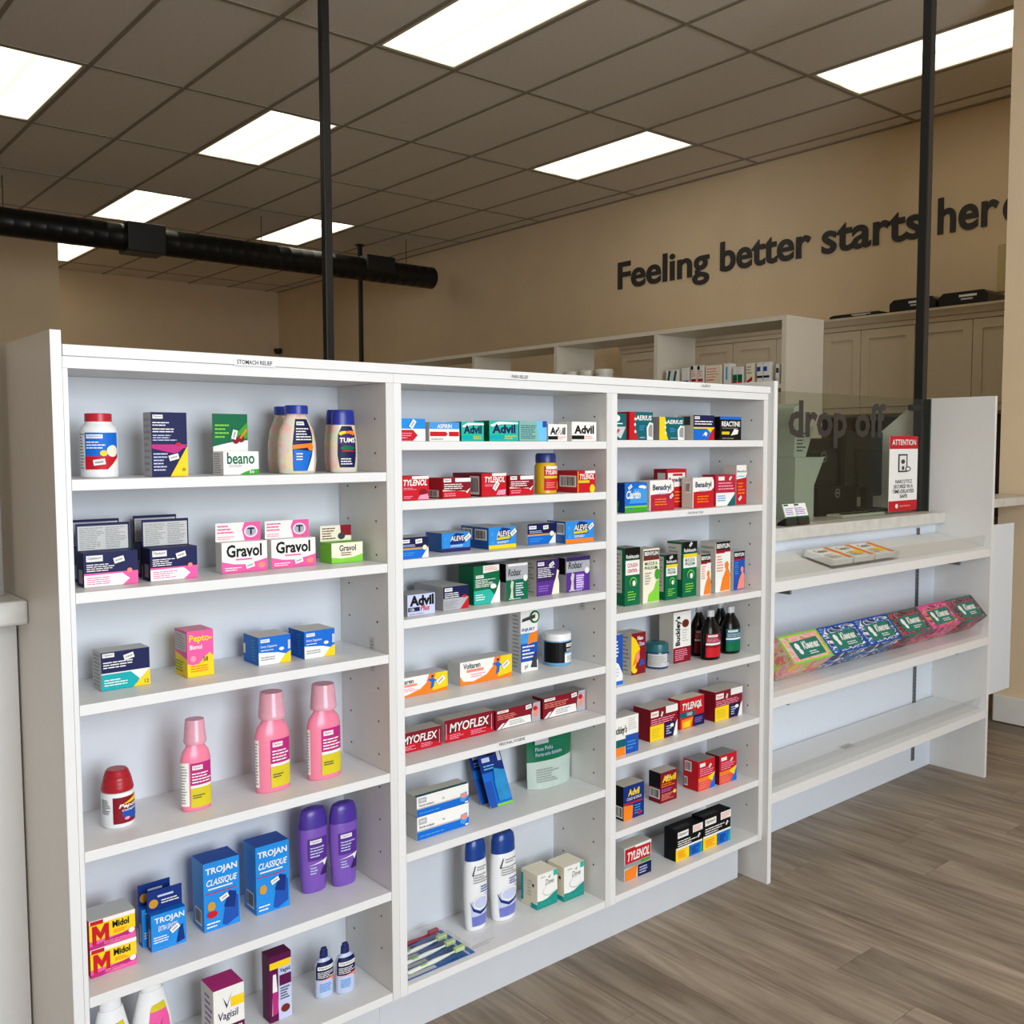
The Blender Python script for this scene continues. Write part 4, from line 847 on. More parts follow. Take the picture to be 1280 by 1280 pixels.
carton('narrower teal ibuprofen carton beside the blue-topped one', 'box', 2, 1, 576.5, 605, 551.4, 527, .06, 'AQ', ADV('AQ', 'N', 'T'), side='G', y=Y1, grp='teal ibuprofen cartons')
carton('wider teal ibuprofen carton with a white swoosh', 'box', 2, 1, 611.5, 648, 551.4, 525.5, .06, 'AQ', ADV('AQ', 'N', 'T'), side='G', y=Y1, grp='teal ibuprofen cartons')
carton('pale teal and blue carton turned to show its back text', 'box', 2, 1, 649, 683.5, 551.4, 526, .06, 'SK', [('p', [(0, 0), (.72, 0), (.62, 1), (0, 1)], (mat('ink_pale_teal', (130, 178, 170), .45, noise=.04))), ('l', .05, .1, .62, .82, 7, 'DT'), ('r', .85, .7, 1, 1, 'HB')], y=Y1)
carton('white and black ibuprofen carton with a sticker over its name', 'box', 2, 1, 685, 709, 551.4, 530, .05, 'W', ADV('W', 'K', 'K')+[('s', .55, .55, 50, .02)], y=Y1, grp='white ibuprofen cartons')
carton('white and black ibuprofen carton at the right end of the shelf', 'box', 2, 1, 714.5, 745.5, 551.4, 527, .05, 'W', ADV('W', 'K', 'K'), y=Y1, grp='white ibuprofen cartons')
# shelf 2
TYL = lambda c='W': [('r', .42, .88, 1, 1, 'W'), ('t', 'TYLENOL', .12, .6, .94, .86, c, .2, .03), ('l', .12, .42, .6, .54, 2, 'PKL')]
carton('bright red caplet carton against the left divider of the pain relief bay', 'box', 2, 2, None, 536.3, 626, 594.8, .06, 'R', TYL()+[('e', .8, .3, .14, .16, 'DR'), ('p', [(.6, .02), (1, .02), (.95, .25), (.68, .2)], 'PKL'), ('l', .12, .06, .5, .2, 2, 'PKL')], y=.015, wmax=.085)
OPR = lambda: [('r', 0, 0, 1, .36, 'R'), ('p', [(0, .36), (.78, .36), (.88, .22), (1, .5), (.88, .36), (.84, .32), (0, .42)], 'W'), ('r', .03, .8, .3, .98, 'W'), ('r', .44, .8, 1, .99, 'W'), ('t', 'Option+', .06, .84, .27, .95, 'N', 0, .01), ('l', .04, .44, .8, .74, 3, 'W'), ('l', .05, .08, .6, .28, 2, 'PKL')]
carton('maroon and red carton with white stripe right of the bright red one', 'box', 2, 2, 553.3, 588.4, 624, 598, .075, 'DR', OPR(), side='R', grp='maroon and red cartons', y=.02, sops=[('b', .1, .06, .8, .4)])
carton('deep red caplet carton with a grey barcode side', 'box', 2, 2, 602, 633, 621, 592, .115, 'R', TYL()+[('p', [(.58, .05), (.95, .05), (.98, .28), (.66, .25)], 'PKL'), ('s', .55, .45, 55, .022)], side='DR', y=.028, sops=[('b', .6, .08, .92, .88)])
carton('maroon and red carton with white stripe left of the yellow bottle', 'box', 2, 2, 636.8, 667, 618.5, 595, .06, 'DR', OPR(), side='R', grp='maroon and red cartons', y=.025)
bottle('amber yellow bottle with blue cap among red cartons', 'bottle', 2, 2, 668, 696, 616.5, 566.5, .9, [(0, .94), (.02, 1), (.68, 1), (.74, .9), (.77, .84)], pl('amber', (212, 168, 20), .25), [(.7705, .92), (.95, .92), (1, .8)], pl('navy_blue', (30, 44, 110)), [('r', 0, 0, 1, 1, 'R'), ('r', .1, .88, 1, 1, 'W'), ('t', 'TYLENOL', .06, .66, .96, .84, 'W', .2, .03), ('r', 0, .5, 1, .6, 'OL'), ('e', .92, .2, .14, .2, 'Y'), ('l', .1, .1, .7, .36, 3, 'PE')], (.08, .68, 100, 4), y=.02)
carton('red caplet carton with yellow edge at the right of its shelf', 'box', 2, 2, 721.7, 744, 614.5, 588.8, .09, 'R', TYL()+[('r', 0, 0, .03, 1, 'Y'), ('r', .05, .44, .66, .56, 'OL'), ('e', .82, .16, .15, .2, 'Y')], side='R', y=.012, sops=[('b', .25, .25, .95, .78)])
# shelf 3
OPB = lambda: [('r', 0, .5, 1, 1, 'N'), ('r', 0, .43, 1, .5, 'GD'), ('r', 0, 0, .98, .42, 'B'), ('p', [(.74, 0), (1, 0), (1, .5), (.94, .4)], 'W'), ('e', .86, .48, .08, .12, 'CR')]+logo(.04, .74, .3, .9)+[('l', .05, .54, .5, .68, 2, 'LV'), ('s', .62, .8, 4, .018), ('l', .06, .12, .6, .32, 2, 'LB')]
carton('navy and blue carton against the left divider, third pain relief shelf', 'box', 2, 3, None, 535.7, 696, 670, .06, 'W', OPB(), y=None, wmax=.09, side='LG')
def aleve(u0, u1, vb, vt, d, bot, btxt, label, sops=None):
    carton(label, 'box', 2, 3, u0, u1, vb, vt, d, 'B', [('r', 0, 0, 1, 1, (_m.get('ink_AL') or mat('ink_AL', (30, 138, 220), .4, noise=.05))), ('p', [(.3, .36), (.8, .4), (.78, .9), (.5, .98), (.36, .8)], 'DB'), ('t', 'ALEVE', .3, .56, .78, .82, 'CR', .15, .02), ('p', [(.28, .4), (.76, .44), (.8, .56), (.3, .52)], btxt), ('r', 0, 0, 1, .18, bot), ('l', .3, .24, .8, .36, 2, 'W'), ('e', .12, .3, .06, .08, 'LB'), ('e', .1, .7, .06, .1, 'LB'), ('s', .88, .72, 36, .02)], side=(mat('ink_aleve_side', (14, 84, 156), .4, noise=.04)), top='LG', grp='bright blue pain relief cartons', sops=sops)
aleve(552, 588, 690.7, 667, .065, 'DP', 'DB', 'bright blue carton with a navy base band')
aleve(610.5, 645, 687, 660, .11, 'Y', 'OL', 'bright blue carton with a yellow base band and two barcodes', [('b', .05, .4, .42, .9), ('b', .52, .4, .95, .9)])
carton('navy and blue carton with gold line between two bright blue ones', 'box', 2, 3, 659.3, 694.5, 681.5, 655.3, .07, 'W', OPB(), side='LG', top='LG')
aleve(706.5, 742, 679.6, 652.3, .07, 'O', 'OL', 'bright blue carton with an orange base band at the shelf end', [('b', .55, .4, .95, .92)])
# shelf 4
carton('silver ibuprofen carton with large black name', 'box', 2, 4, 509.3, 544, 771, 744.5, .06, 'LV', [('t', 'Advil', .08, .45, .96, .95, 'K', 0, .05), ('r', .02, .2, .44, .4, 'N'), ('t', '12h', .08, .23, .24, .37, 'W'), ('t', 'Plus', .46, .2, .8, .46, 'R', .3, .02), ('l', .05, .04, .9, .14, 1, 'GY')], side='SV', top='SV')
carton('deep silver carton with navy top and red corner', 'box', 2, 4, 554, 586, 763.8, 734.5, .12, 'SV', [('r', 0, .5, 1, 1, 'N'), ('p', [(0, .46), (.7, .46), (.8, .3), (1, .5), (1, 0), (0, 0)], 'SV'), ('p', [(.66, .0), (1, 0), (1, .5)], 'R')]+logo(.05, .8, .35, .95)+[('l', .05, .52, .7, .76, 3, 'W'), ('l', .04, .06, .6, .42, 5, 'GY'), ('e', .82, .54, .1, .06, 'R')], side='SV', top='LG')
carton('dark green and teal carton with white tag at the top', 'box', 2, 4, 592, 624.8, 756.8, 708.5, .06, 'G', [('p', [(.36, .8), (.98, .84), (.98, 1), (.36, 1)], 'W'), ('l', .42, .86, .95, .97, 3, 'PE')]+logo(.08, .68, .38, .76, 'G')+[('l', .06, .44, .85, .66, 5, 'W'), ('p', [(0, 0), (.6, 0), (.8, .2), (.6, .38), (0, .36)], 'AQ'), ('p', [(.62, 0), (1, 0), (1, .6), (.85, .3)], 'W'), ('e', .74, .44, .12, .06, 'W'), ('l', .06, .1, .5, .28, 3, 'W')], side='G')
ROB = lambda a, b: [('r', 0, .56, 1, 1, 'SV'), ('r', 0, 0, 1, .56, a), ('t', 'Robax', .08, .66, .68, .86, 'DG', .2, .02), ('e', .88, .58, .1, .09, 'W'), ('p', [(.16, .05), (.32, .05), (.3, .3), (.34, .5), (.24, .56), (.18, .4), (.22, .28)], 'BG'), ('r', .4, .06, .74, .5, b), ('l', .42, .1, .8, .48, 6, 'W'), ('l', .1, .02, .9, .06, 1, 'W')]
carton('silver and green back pain carton with a figure', 'box', 2, 4, 632.5, 660, 751.5, 705.5, .06, 'SV', ROB('G', 'DT')+[('r', .06, .93, .96, 1, 'W')], side='SV', top='LG', sops=[('r', .5, .5, 1, 1, 'K')])
carton('dark purple carton with a white figure of a neck', 'box', 2, 4, 670.4, 698.8, 745.6, 701, .07, 'DP', logo(.06, .84, .34, .94)+[('l', .06, .5, .8, .8, 6, 'W'), ('r', 0, 0, 1, .4, 'P'), ('p', [(.66, 0), (1, 0), (1, .3), (.95, .5), (1, .66), (.9, .7), (.86, .5), (.76, .3)], 'CR'), ('l', .08, .1, .55, .3, 3, 'LP'), ('s', .64, .86, 30, .018)], side='BG', sops=DRUG)
carton('silver and purple back pain carton with a figure', 'box', 2, 4, 707.5, 737, 741, 697, .06, 'SV', ROB('P', 'LP')+[('r', 0, .88, 1, 1, 'DP')], side='SV', sops=[('r', .4, .5, .95, .97, 'K')])
# shelf 5
VOL = lambda: [('p', [(.0, .0), (1, 0), (1, 1), (.66, 1), (.62, .6), (.5, .3), (.25, .1), (.06, .16), (0, .4)], 'O'), ('p', [(.72, .1), (1, .2), (1, 1), (.78, 1), (.74, .5)], 'Y'), ('t', 'Voltaren', .06, .68, .38, .92, 'DG', 0, .02), ('r', .12, .52, .44, .64, 'PE'), ('l', .2, .26, .5, .46, 2, 'PKL'), ('p', [(.6, .7), (.72, .78), (.8, .6), (.76, .58), (.74, .3), (.68, .2), (.7, .55), (.66, .66)], 'B'), ('e', .72, .86, .022, .06, 'DB'), ('s', .86, .6, 32, .024)]
carton('long orange and white gel carton against the left divider', 'box', 2, 5, None, 559.7, 861.5, 838, .05, 'W', VOL(), top='LG', wmax=.16)
carton('long orange and white gel carton with its full name showing', 'box', 2, 5, 575, 640, 857.7, 829, .05, 'W', VOL(), top='LG', side='LG')
carton('tall narrow white injury gel carton with an orange and blue base', 'box', 2, 5, 650.7, 672, 841, 760.5, .045, 'W', [('p', [(.0, 0), (1, 0), (1, .52), (0, .52)], 'HB'), ('r', 0, .44, 1, .6, 'LB'), ('p', [(.4, .42), (1, .46), (1, .62), (.5, .58)], 'O'), ('t', 'INJURY', .06, .62, .86, .68, 'HB', .15, .02), ('e', .82, .84, .3, .1, 'G'), ('e', .84, .84, .2, .07, 'CR'), ('p', [(.05, .78), (.85, .82), (.85, .88), (.1, .83)], 'DG'), ('l', .08, .2, .8, .42, 4, 'W'), ('r', 0, 0, 1, .16, 'W'), ('t', 'gel', .2, .04, .4, .12, 'DG'), ('p', [(.55, .06), (.95, .04), (.9, .3), (.7, .2)], 'DG')], side='LG', sops=[('l', .3, .05, .95, .9, 14, 'GY')])
bottle('squat dark jar with white lid and pale blue base', 'jar', 2, 5, 678.6, 713.8, 834.5, 789.5, 1, [(0, .94), (.03, .98), (.12, 1), (.78, 1), (.8, .98)], pl('pale_blue_jar', (110, 168, 206), .3), [(.7805, 1.02), (.93, 1.02), (.98, .99), (1, .9)], WP, [('r', 0, 0, 1, 1, 'K'), ('r', .56, 0, 1, .42, 'W'), ('r', .56, .42, 1, .5, 'SK')]+logo(.6, .76, .84, .92)+[('l', .6, .54, .95, .7, 2, 'W'), ('l', .62, .06, .95, .34, 4, 'GY')], (.1, .74, 170, -20), capflat=1)
# shelf 6
MYO = [('p', [(0, 0), (1, 0), (1, .2), (.4, .45), (0, .35)], 'R'), ('t', 'MYOFLEX', .1, .42, .9, .82, 'W', .15, .02), ('l', .1, .1, .42, .34, 3, 'PKL'), ('l', .52, .1, .85, .34, 3, 'PKL'), ('r', .94, .15, .955, .85, 'PKL'), ('r', .02, .15, .035, .85, 'PKL')]
carton('long dark red carton with slanted white name against the left divider', 'box', 2, 6, None, 552, 930.7, 906.5, .042, 'DR', MYO, top='BG', grp='long dark red cartons', wmax=.125)
carton('long dark red carton with slanted white name, fully showing', 'box', 2, 6, 555.5, 617.5, 929.5, 901.5, .042, 'DR', MYO, top='BG', side='BG', grp='long dark red cartons')
PRL = [('p', [(.12, .02), (.8, .02), (.78, .42), (.3, .42), (.22, .25)], 'W'), ('l', .3, .1, .7, .36, 3, 'GY'), ('p', [(.02, .02), (.1, .02), (.2, .3), (.14, .28)], 'W'), ('r', .03, .82, .28, .95, 'W'), ('t', 'Option+', .06, .84, .25, .93, 'R', 0, .01), ('l', .03, .48, .6, .76, 3, 'PE'), ('p', [(.8, 0), (1, 0), (1, 1), (.84, 1), (.8, .5)], 'SV'), ('p', [(.84, .3), (.9, .9), (.98, .6), (.94, .5), (.93, .2)], 'PE'), ('e', .88, .7, .05, .12, 'R'), ('s', .72, .86, 6, .02)]
carton('maroon muscle rub carton beside the slanted-name boxes', 'box', 2, 6, 619.5, 675, 913.5, 889, .042, 'DR', PRL, top='GY', grp='maroon muscle rub cartons')
carton('maroon muscle rub carton at the right end of its shelf', 'box', 2, 6, 678.5, 731, 899.6, 873.5, .042, 'DR', PRL, side='DR', top='GY', grp='maroon muscle rub cartons')
# shelf 7
TPO = [('r', 0, .0, 1, .36, 'B'), ('r', 0, .36, 1, .42, 'SV'), ('r', .03, .66, .18, .92, 'SV'), ('t', 'Option+', .05, .7, .16, .88, 'W', 0, .01), ('t', 'Fluoride toothpaste', .04, .46, .32, .6, 'N', 0, .0), ('p', [(.82, .2), (.9, .1), (.97, .3), (.96, .6), (.84, .55)], 'LB'), ('e', .9, .44, .06, .12, 'PE'), ('e', .5, .62, .02, .05, 'SV'), ('r', .92, .04, .98, .12, 'W'), ('l', .04, .1, .5, .24, 1, 'LB')]
carton('lower of two stacked white and blue toothpaste cartons', 'box', 2, 7, 521.4, 586.3, 1046, 1022.5, .045, 'W', TPO, side='LG', top='DB', name='toothpaste_box', grp='stacked toothpaste cartons', y=.045)
_h7 = at(521.4, 1022.5, 'y', .045).z-SH[2][6]
carton('upper of two stacked white and blue toothpaste cartons', 'box', 2, 7, 521.2, 586.1, 1046, 997, .045, 'W', TPO, side='LG', top='BG', name='toothpaste_box', grp='stacked toothpaste cartons', y=.045, zadd=_h7+.0006, tops=[('r', 0, 0, 1, .25, 'DT')])
def blister(u0, v0, dy, label):
    z = SH[2][6]+.001; p = at(u0, v0, 'z', z); lean = math.radians(-24)
    w_, h_ = .075, .145
    t = thing('floss_pick_card', label, 'blister pack', (p.x+w_/2, min(p.y, .09)+dy, z), (lean, 0, math.radians(0)), group='blue floss cards')
    bm_pts = [(-w_/2+.004, 0), (w_/2-.004, 0), (w_/2, .004), (w_/2, h_-.008), (w_/2-.008, h_), (-w_/2+.008, h_), (-w_/2, h_-.008), (-w_/2, .004)]
    prism('card', bm_pts, 'y', 0, .001, 'DB', t)
    prism('blister', [(-w_/2+.03, .012), (w_/2-.006, .012), (w_/2-.006, .085), (0, .095), (-w_/2+.03, .06)], 'y', -.006, -.0003, mat('blue_blister', (40, 140, 200), .12, noise=.15, scale=40), t)
    decal('print', [('r', 0, 0, 1, .04, 'LM'), ('r', 0, .04, 1, .6, 'B'), ('r', .02, 0, .32, .45, 'HB'), ('r', .12, .78, .46, .86, 'LV'), ('r', .8, .76, .95, .92, 'LG'), ('e', .52, .92, .2, .04, 'K'), ('l', .12, .64, .8, .74, 2, 'SK')], w_, h_, lambda a, b, l: (-w_/2+a*w_, -l, b*h_), t)
blister(593, 1003, .035, 'rear blue floss pick card leaning back, behind its twin')
blister(605.4, 1007.5, 0, 'front blue floss pick card leaning back')
# floss bag
z7 = SH[2][6]+.0006
pa = at(669, 991, 'z', z7); pb = at(722, 991, 'y', pa.y)
bw, bh = pb.x-pa.x, .145
t = thing('floss_bag', 'clear pouch of floss picks with dark green header', 'pouch', ((pa.x+pb.x)/2, min(pa.y, .1)+.035, z7))
V, F, M = [], [], []
nx_, nz_ = 10, 10
for s_ in (-1, 1):
    for j in range(nz_+1):
        for i in range(nx_+1):
            uu, vv = i/nx_, j/nz_
            th = .03*(1-vv)**.7*(math.sin(math.pi*uu)**.6 if 0 < uu < 1 else 0)+.0008+.002*math.sin(9*uu+5*vv)*(1-vv)*math.sin(math.pi*uu)
            V.append(((uu-.5)*bw*(1+.06*vv), s_*th, vv*bh))
for s_ in (0, 1):
    o_ = s_*(nx_+1)*(nz_+1)
    for j in range(nz_):
        for i in range(nx_):
            q = [o_+j*(nx_+1)+i, o_+j*(nx_+1)+i+1, o_+(j+1)*(nx_+1)+i+1, o_+(j+1)*(nx_+1)+i]
            F.append(tuple(q)); M.append(0 if j >= 5 else 1)
link('pouch', mesh('pouch', V, F, [pl('green_film', (4, 104, 70), .2), pl('frosted_film', (186, 202, 192), .25)], M, smooth=True), t)
fb_ = lambda u_, v_, l: ((u_-.5)*bw, -.0245*(1-v_)**.7*max(.12, math.sin(math.pi*min(max(u_, .04), .96))**.6)-.0065-l, v_*bh)
decal('print', [('r', .12, .82, .42, .92, 'SV'), ('t', 'Floss Picks', .12, .7, .5, .77, 'LV', 0, .0), ('t', 'Porte-soie dentaire', .12, .6, .7, .67, 'LV', 0, .0), ('l', .12, .12, .6, .38, 6, 'GY')], bw, bh, fb_, t)
# shelf 8: toothbrush packs, shampoo, soap
z8 = SH[2][7]+.0006
CARDB = pl('blue_card', (14, 92, 170), .3)
for i, (cx, lb, hd, cl) in enumerate(((.125, 'rear flat blue toothbrush pack with a red brush', 'R', 'R'), (.09, 'flat blue toothbrush pack with green head, third from the front', 'G', 'LM'), (.055, 'flat blue toothbrush pack with green head, second from the front', 'G', 'LM'), (.018, 'flat blue toothbrush pack with green head, nearest the shelf edge', 'G', 'LM'))):
    x1_ = 1.365+(.03-.0*i)
    t = thing('toothbrush_pack', lb, 'toothbrush', (1.292, cx+.016, z8), (0, 0, 0), group='flat toothbrush packs')
    box('card', (-.1, -.0165, 0), (.1, .0165, .0012), CARDB, t)
    decal('card_print', [('r', 0, .1, .45, .5, 'LG'), ('r', .9, 0, .93, 1, 'LV')], .2, .033, lambda a, b, l: (-.1+a*.2, -.0165+b*.033, .0013+l), t)
    lathe('handle', [(0, .004), (.01, .005), (.05, .0045), (.075, .0055), (.09, .005), (.12, .0028), (.135, .0028)], pl('brush_'+hd, (236, 240, 226) if hd == 'G' else (150, 20, 40)), t, n=10, loc=(-.085, 0, .0075), rot=(0, math.radians(88), 0))
    box('grip', (-.05, -.0035, .008), (.01, .0035, .0135), pl('grip_'+cl, C[cl]), t, bevel=.0015)
    box('neck', (.035, -.0028, .0085), (.06, .0028, .0125), pl('neck_'+hd, C[hd]), t, bevel=.001)
    box('bristles', (.05, -.0055, .0105), (.078, .0055, .021), pl('bristle_'+hd, (196, 220, 150) if hd == 'G' else (170, 60, 70), .7), t, bevel=.001)
    prism('clear_blister', [(-.095, .0014), (.088, .0014), (.088, .0225), (.04, .0225), (.02, .0155), (-.095, .0145)], 'y', -.0125, .0125, clear('blister_film', (.97, .97, .98), .01), t)
SHB = [(0, .8), (.015, .86), (.1, .92), (.4, 1), (.7, .96), (.775, .9), (.78, .88)]
SHO = [('p', [(.1, 0), (.95, 0), (1, .4), (.9, .52), (.06, .4)], 'LV'), ('p', [(.12, .0), (.9, 0), (.95, .18), (.1, .16)], (mat('ink_violet_blue', (110, 120, 196), .4, noise=.1))), ('p', [(.02, .42), (.2, .3), (.5, .24), (.96, .3), (.96, .26), (.5, .19), (.16, .26)], 'DB'), ('e', .55, .38, .38, .12, 'W'), ('e', .55, .38, .32, .09, 'LV'), ('p', [(.14, .84), (.26, .98), (.3, .99), (.18, .82)], 'DG'), ('l', .36, .9, .9, .98, 2, 'GY'), ('l', .2, .7, .95, .86, 4, 'GY'), ('l', .5, .54, .95, .66, 3, 'HB')]
for u0, u1, vb, vt, lb in ((579.5, 608.8, 1165, 1048, 'white shampoo bottle with blue cap, left of two'), (612, 645.5, 1153, 1039, 'white shampoo bottle with blue cap, right of two')):
    bottle(lb, 'bottle', 2, 8, u0, u1, vb, vt, .6, SHB, WP, [(.7805, .9), (.9, .88), (.97, .8), (1, .62)], pl('blue_cap', (14, 62, 142), .25), SHO, (.05, .74, 110, 0), name='shampoo_bottle', grp='shampoo bottles')
DOV = [('p', [(0, 0), (1, 0), (1, .4), (.8, .34), (.5, .24), (.25, .22), (0, .24)], (mat('ink_sea', (14, 138, 126), .4, noise=.06))), ('t', 'Dove', .4, .64, .82, .8, 'DG', .2, .0), ('p', [(.54, .84), (.66, .9), (.6, .82)], 'DG'), ('e', .56, .46, .3, .15, 'LG'), ('e', .56, .48, .28, .13, 'W'), ('r', .8, .84, .98, 1, 'AQ'), ('l', .16, .88, .4, .93, 1, 'GY'), ('l', .1, .08, .9, .18, 2, 'AQ')]
for u0, u1, vb, vt, lb in ((671.6, 696.8, 1138, 1095, 'white and teal soap box, left of two on the bottom shelf'), (705, 730, 1127.8, 1085, 'white and teal soap box, right of two on the bottom shelf')):
    carton(lb, 'soap box', 2, 8, u0, u1, vb, vt, .066, 'W', DOV, side='CR', top='CR', name='soap_box', grp='white and teal soap boxes', sops=[('r', 0, .1, .14, .9, 'T'), ('r', .6, .0, 1, .14, 'T'), ('e', .75, .66, .06, .05, 'DG'), ('l', .4, .3, .7, .8, 5, 'LG')])

# ---- allergy and cold bay, shelf 1
carton('dark teal carton with red triangle against the left divider', 'box', 3, 1, None, 783, 550, 517, .05, 'DT', [('e', .3, .82, .2, .12, 'W'), ('r', .1, .6, .7, .64, 'W'), ('p', [(.1, .5), (.95, .5), (.55, .05), (.1, .2)], 'LG'), ('p', [(.1, .1), (.5, .4), (.1, .4)], 'R')], y=.03, wmax=.05)
AER = lambda c: [('p', [(0, 0), (.36, 0), (.3, .2), (.24, .5), (.26, .8), (.22, 1), (0, 1)], c), ('e', .25, .3, .04, .05, 'W'), ('e', .23, .55, .04, .05, 'W'), ('e', .24, .75, .04, .05, 'W'), ('t', 'AERIUS', .26, .7, .94, .88, 'W', .15, .03), ('p', [(.74, .0), (1, 0), (1, .6), (.84, .64), (.72, .45)], 'W'), ('p', [(.8, .14), (.97, .1), (.97, .55), (.86, .56), (.79, .4)], 'GY'), ('l', .4, .34, .66, .54, 3, 'LB'), ('l', .42, .06, .7, .12, 1, 'LV')]
carton('dark teal carton with a red left band', 'box', 3, 1, 786.5, 816, 550, 514.5, .05, 'DT', AER('R'), y=.03, side='R')
carton('dark teal carton with a yellow left band', 'box', 3, 1, 824, 855, 550, 521, .06, 'DT', AER('Y'), y=.03, side='GY')
carton('navy carton with blue base and red corner on the allergy shelf', 'box', 3, 1, 866.6, 892.8, 550, 518.7, .06, 'N', [('r', 0, .46, 1, .52, 'Y'), ('r', 0, 0, 1, .46, 'B'), ('p', [(.66, 0), (1, 0), (1, .5), (.9, .4)], 'R'), ('p', [(.64, .46), (1, .46), (1, .52), (.8, .3)], 'Y'), ('p', [(.4, .14), (.55, .34), (.66, .28), (.6, .14), (.5, .22)], 'W')]+logo(.04, .84, .28, .95)+[('l', .04, .6, .95, .8, 2, 'W')], y=.03, side='BG', sops=[('r', .3, .6, .8, .95, 'DG')])
carton('black allergy carton with a blue top band at the shelf end', 'box', 3, 1, 899.6, 926.4, 550, 520.5, .05, 'K', [('r', 0, .88, 1, 1, 'B'), ('t', 'REACTINE', .08, .58, .94, .8, 'W', 0, .03), ('l', .1, .48, .9, .54, 1, 'GY'), ('r', .08, .24, .44, .36, 'OL'), ('p', [(.5, .2), (.66, .48), (.86, .44), (.82, .26)], 'W'), ('l', .1, .04, .9, .12, 1, 'GY')], y=.03)
# shelf 2
carton('bright blue carton with sky and green meadow', 'box', 3, 2, 780.7, 808.6, 639, 604, .04, 'B', [('r', 0, .4, 1, .8, 'B'), ('p', [(.4, .8), (1, .8), (1, .3), (.2, .3)], 'LB'), ('p', [(0, 0), (1, 0), (1, .24), (.6, .2), (.3, .12), (0, .16)], 'GR'), ('r', 0, .16, 1, .22, 'LM'), ('t', 'Claritin', .06, .46, .7, .74, 'W', .25, .03), ('e', .76, .86, .16, .05, 'W'), ('e', .86, .84, .1, .05, 'W'), ('s', .2, .86, 30, .016)], side='DB', y=.02, sops=[('e', .1, .55, .3, .12, 'DB'), ('p', [(0, 0), (.4, 0), (.5, .4), (0, .3)], 'GR')])
BEN = lambda bg: [('p', [(0, .52), (.18, .54), (.86, .56), (.98, .66), (.98, .88), (.9, 1), (0, 1)], 'W'), ('r', 0, .0, .03, 1, 'W'), ('t', 'Benadryl', .12, .62, .86, .86, 'N', 0, .03), ('r', .3, .54, .66, .58, 'LV'), ('l', .2, .16, .85, .42, 3, 'O')]
carton('tall red antihistamine carton behind the shorter white and red one', 'box', 3, 2, 833, 857.8, 636, 586.5, .05, 'R', [('p', [(.06, .52), (.9, .56), (.95, .7), (.92, .9), (.06, .9)], 'W'), ('r', .3, .82, .8, .88, 'R'), ('t', 'Benadryl', .1, .64, .88, .78, 'N', 0, .03), ('l', .4, .12, .9, .45, 4, 'O')], side='DR', y=.075, sops=[('r', .3, .45, .9, .9, 'BG')])
carton('white and crimson antihistamine carton in front of the tall red one', 'box', 3, 2, 811.9, 842.5, 638.5, 600.8, .04, (mat('ink_crimson', (180, 18, 54), .4, noise=.03)), BEN('MG')+[('r', .03, .0, 1, .04, 'R'), ('s', .86, .46, 35, .016)], y=.02, side='W', top='W')
carton('white and red antihistamine carton beside the crimson one', 'box', 3, 2, 865.5, 892.5, 635.5, 597.3, .04, 'R', BEN('R'), y=.022, side='BG', top='W', sops=[('b', .3, .5, .8, .85)])
carton('red carton with white and navy lower half', 'box', 3, 2, 893.8, 919, 632.5, 593.8, .05, (mat('ink_crimson', (180, 18, 54), .4, noise=.03)), [('r', .04, .0, .96, .42, 'W'), ('p', [(.58, 0), (1, 0), (1, .4)], 'DT'), ('r', .14, .82, .44, .94, 'W'), ('l', .14, .5, .95, .78, 3, 'PKL'), ('l', .1, .14, .6, .36, 3, 'LB'), ('s', .7, .88, 40, .014)], y=.032)
carton('tall narrow white-topped red carton at the end of the antihistamines', 'box', 3, 2, 920, 933, 631, 581.5, .05, 'R', [('p', [(0, .64), (.9, .68), (1, .78), (.96, 1), (0, 1)], 'W'), ('t', 'Benadryl', .06, .8, .94, .87, 'N', 0, .02), ('r', .1, .7, .8, .73, 'SK'), ('l', .15, .25, .85, .58, 4, 'O'), ('s', .3, .16, 40, .016)], y=.04, side='BG')
# shelf 3
RBT = lambda tx, yl: [('r', 0, .8, 1, 1, 'K'), ('t', 'Robitussin', .08, .815, .92, .88, 'W', 0, .02), ('r', .04, .53, .96, .78, 'W'), ('t', tx[0], .16, .66 if not yl else .64, .82, .73 if not yl else .70, yl or 'R', 0, .02), ('t', tx[1], .16, .57, .82, .63, yl or 'R', 0, .02), ('e', .54, .4, .24, .09, 'LM'), ('e', .54, .39, .21, .08, 'G'), ('e', .58, .38, .1, .05, 'W'), ('l', .16, .08, .8, .26, 4, 'LM')]+([('r', .04, .72, .96, .78, 'Y')] if yl else [])
carton('black and green cough syrup carton with red lettering at the left', 'box', 3, 3, 780.7, 799.8, 758, 685.5, .055, 'G', RBT(('COUGH', 'CONTROL'), None), side='G', top='GY', sops=[('r', .0, .22, .8, .96, 'BG'), ('l', .1, .26, .75, .92, 10, 'GY')])
BNY = lambda c, band, fig, bgc: [('r', .02, .84, .98, 1, 'K'), ('t', 'BENYLIN', .08, .87, .92, .96, 'W', 0, .03), ('r', .02, .79, .98, .84, 'DR'), ('r', .02, .77, .6, .79, band), ('e', .74, .52, .13, .08, fig), ('p', [(.3, .02), (.95, .02), (.96, .36), (.84, .46), (.7, .44), (.46, .26)], fig), ('l', .08, .4, .5, .74, 6, c)]
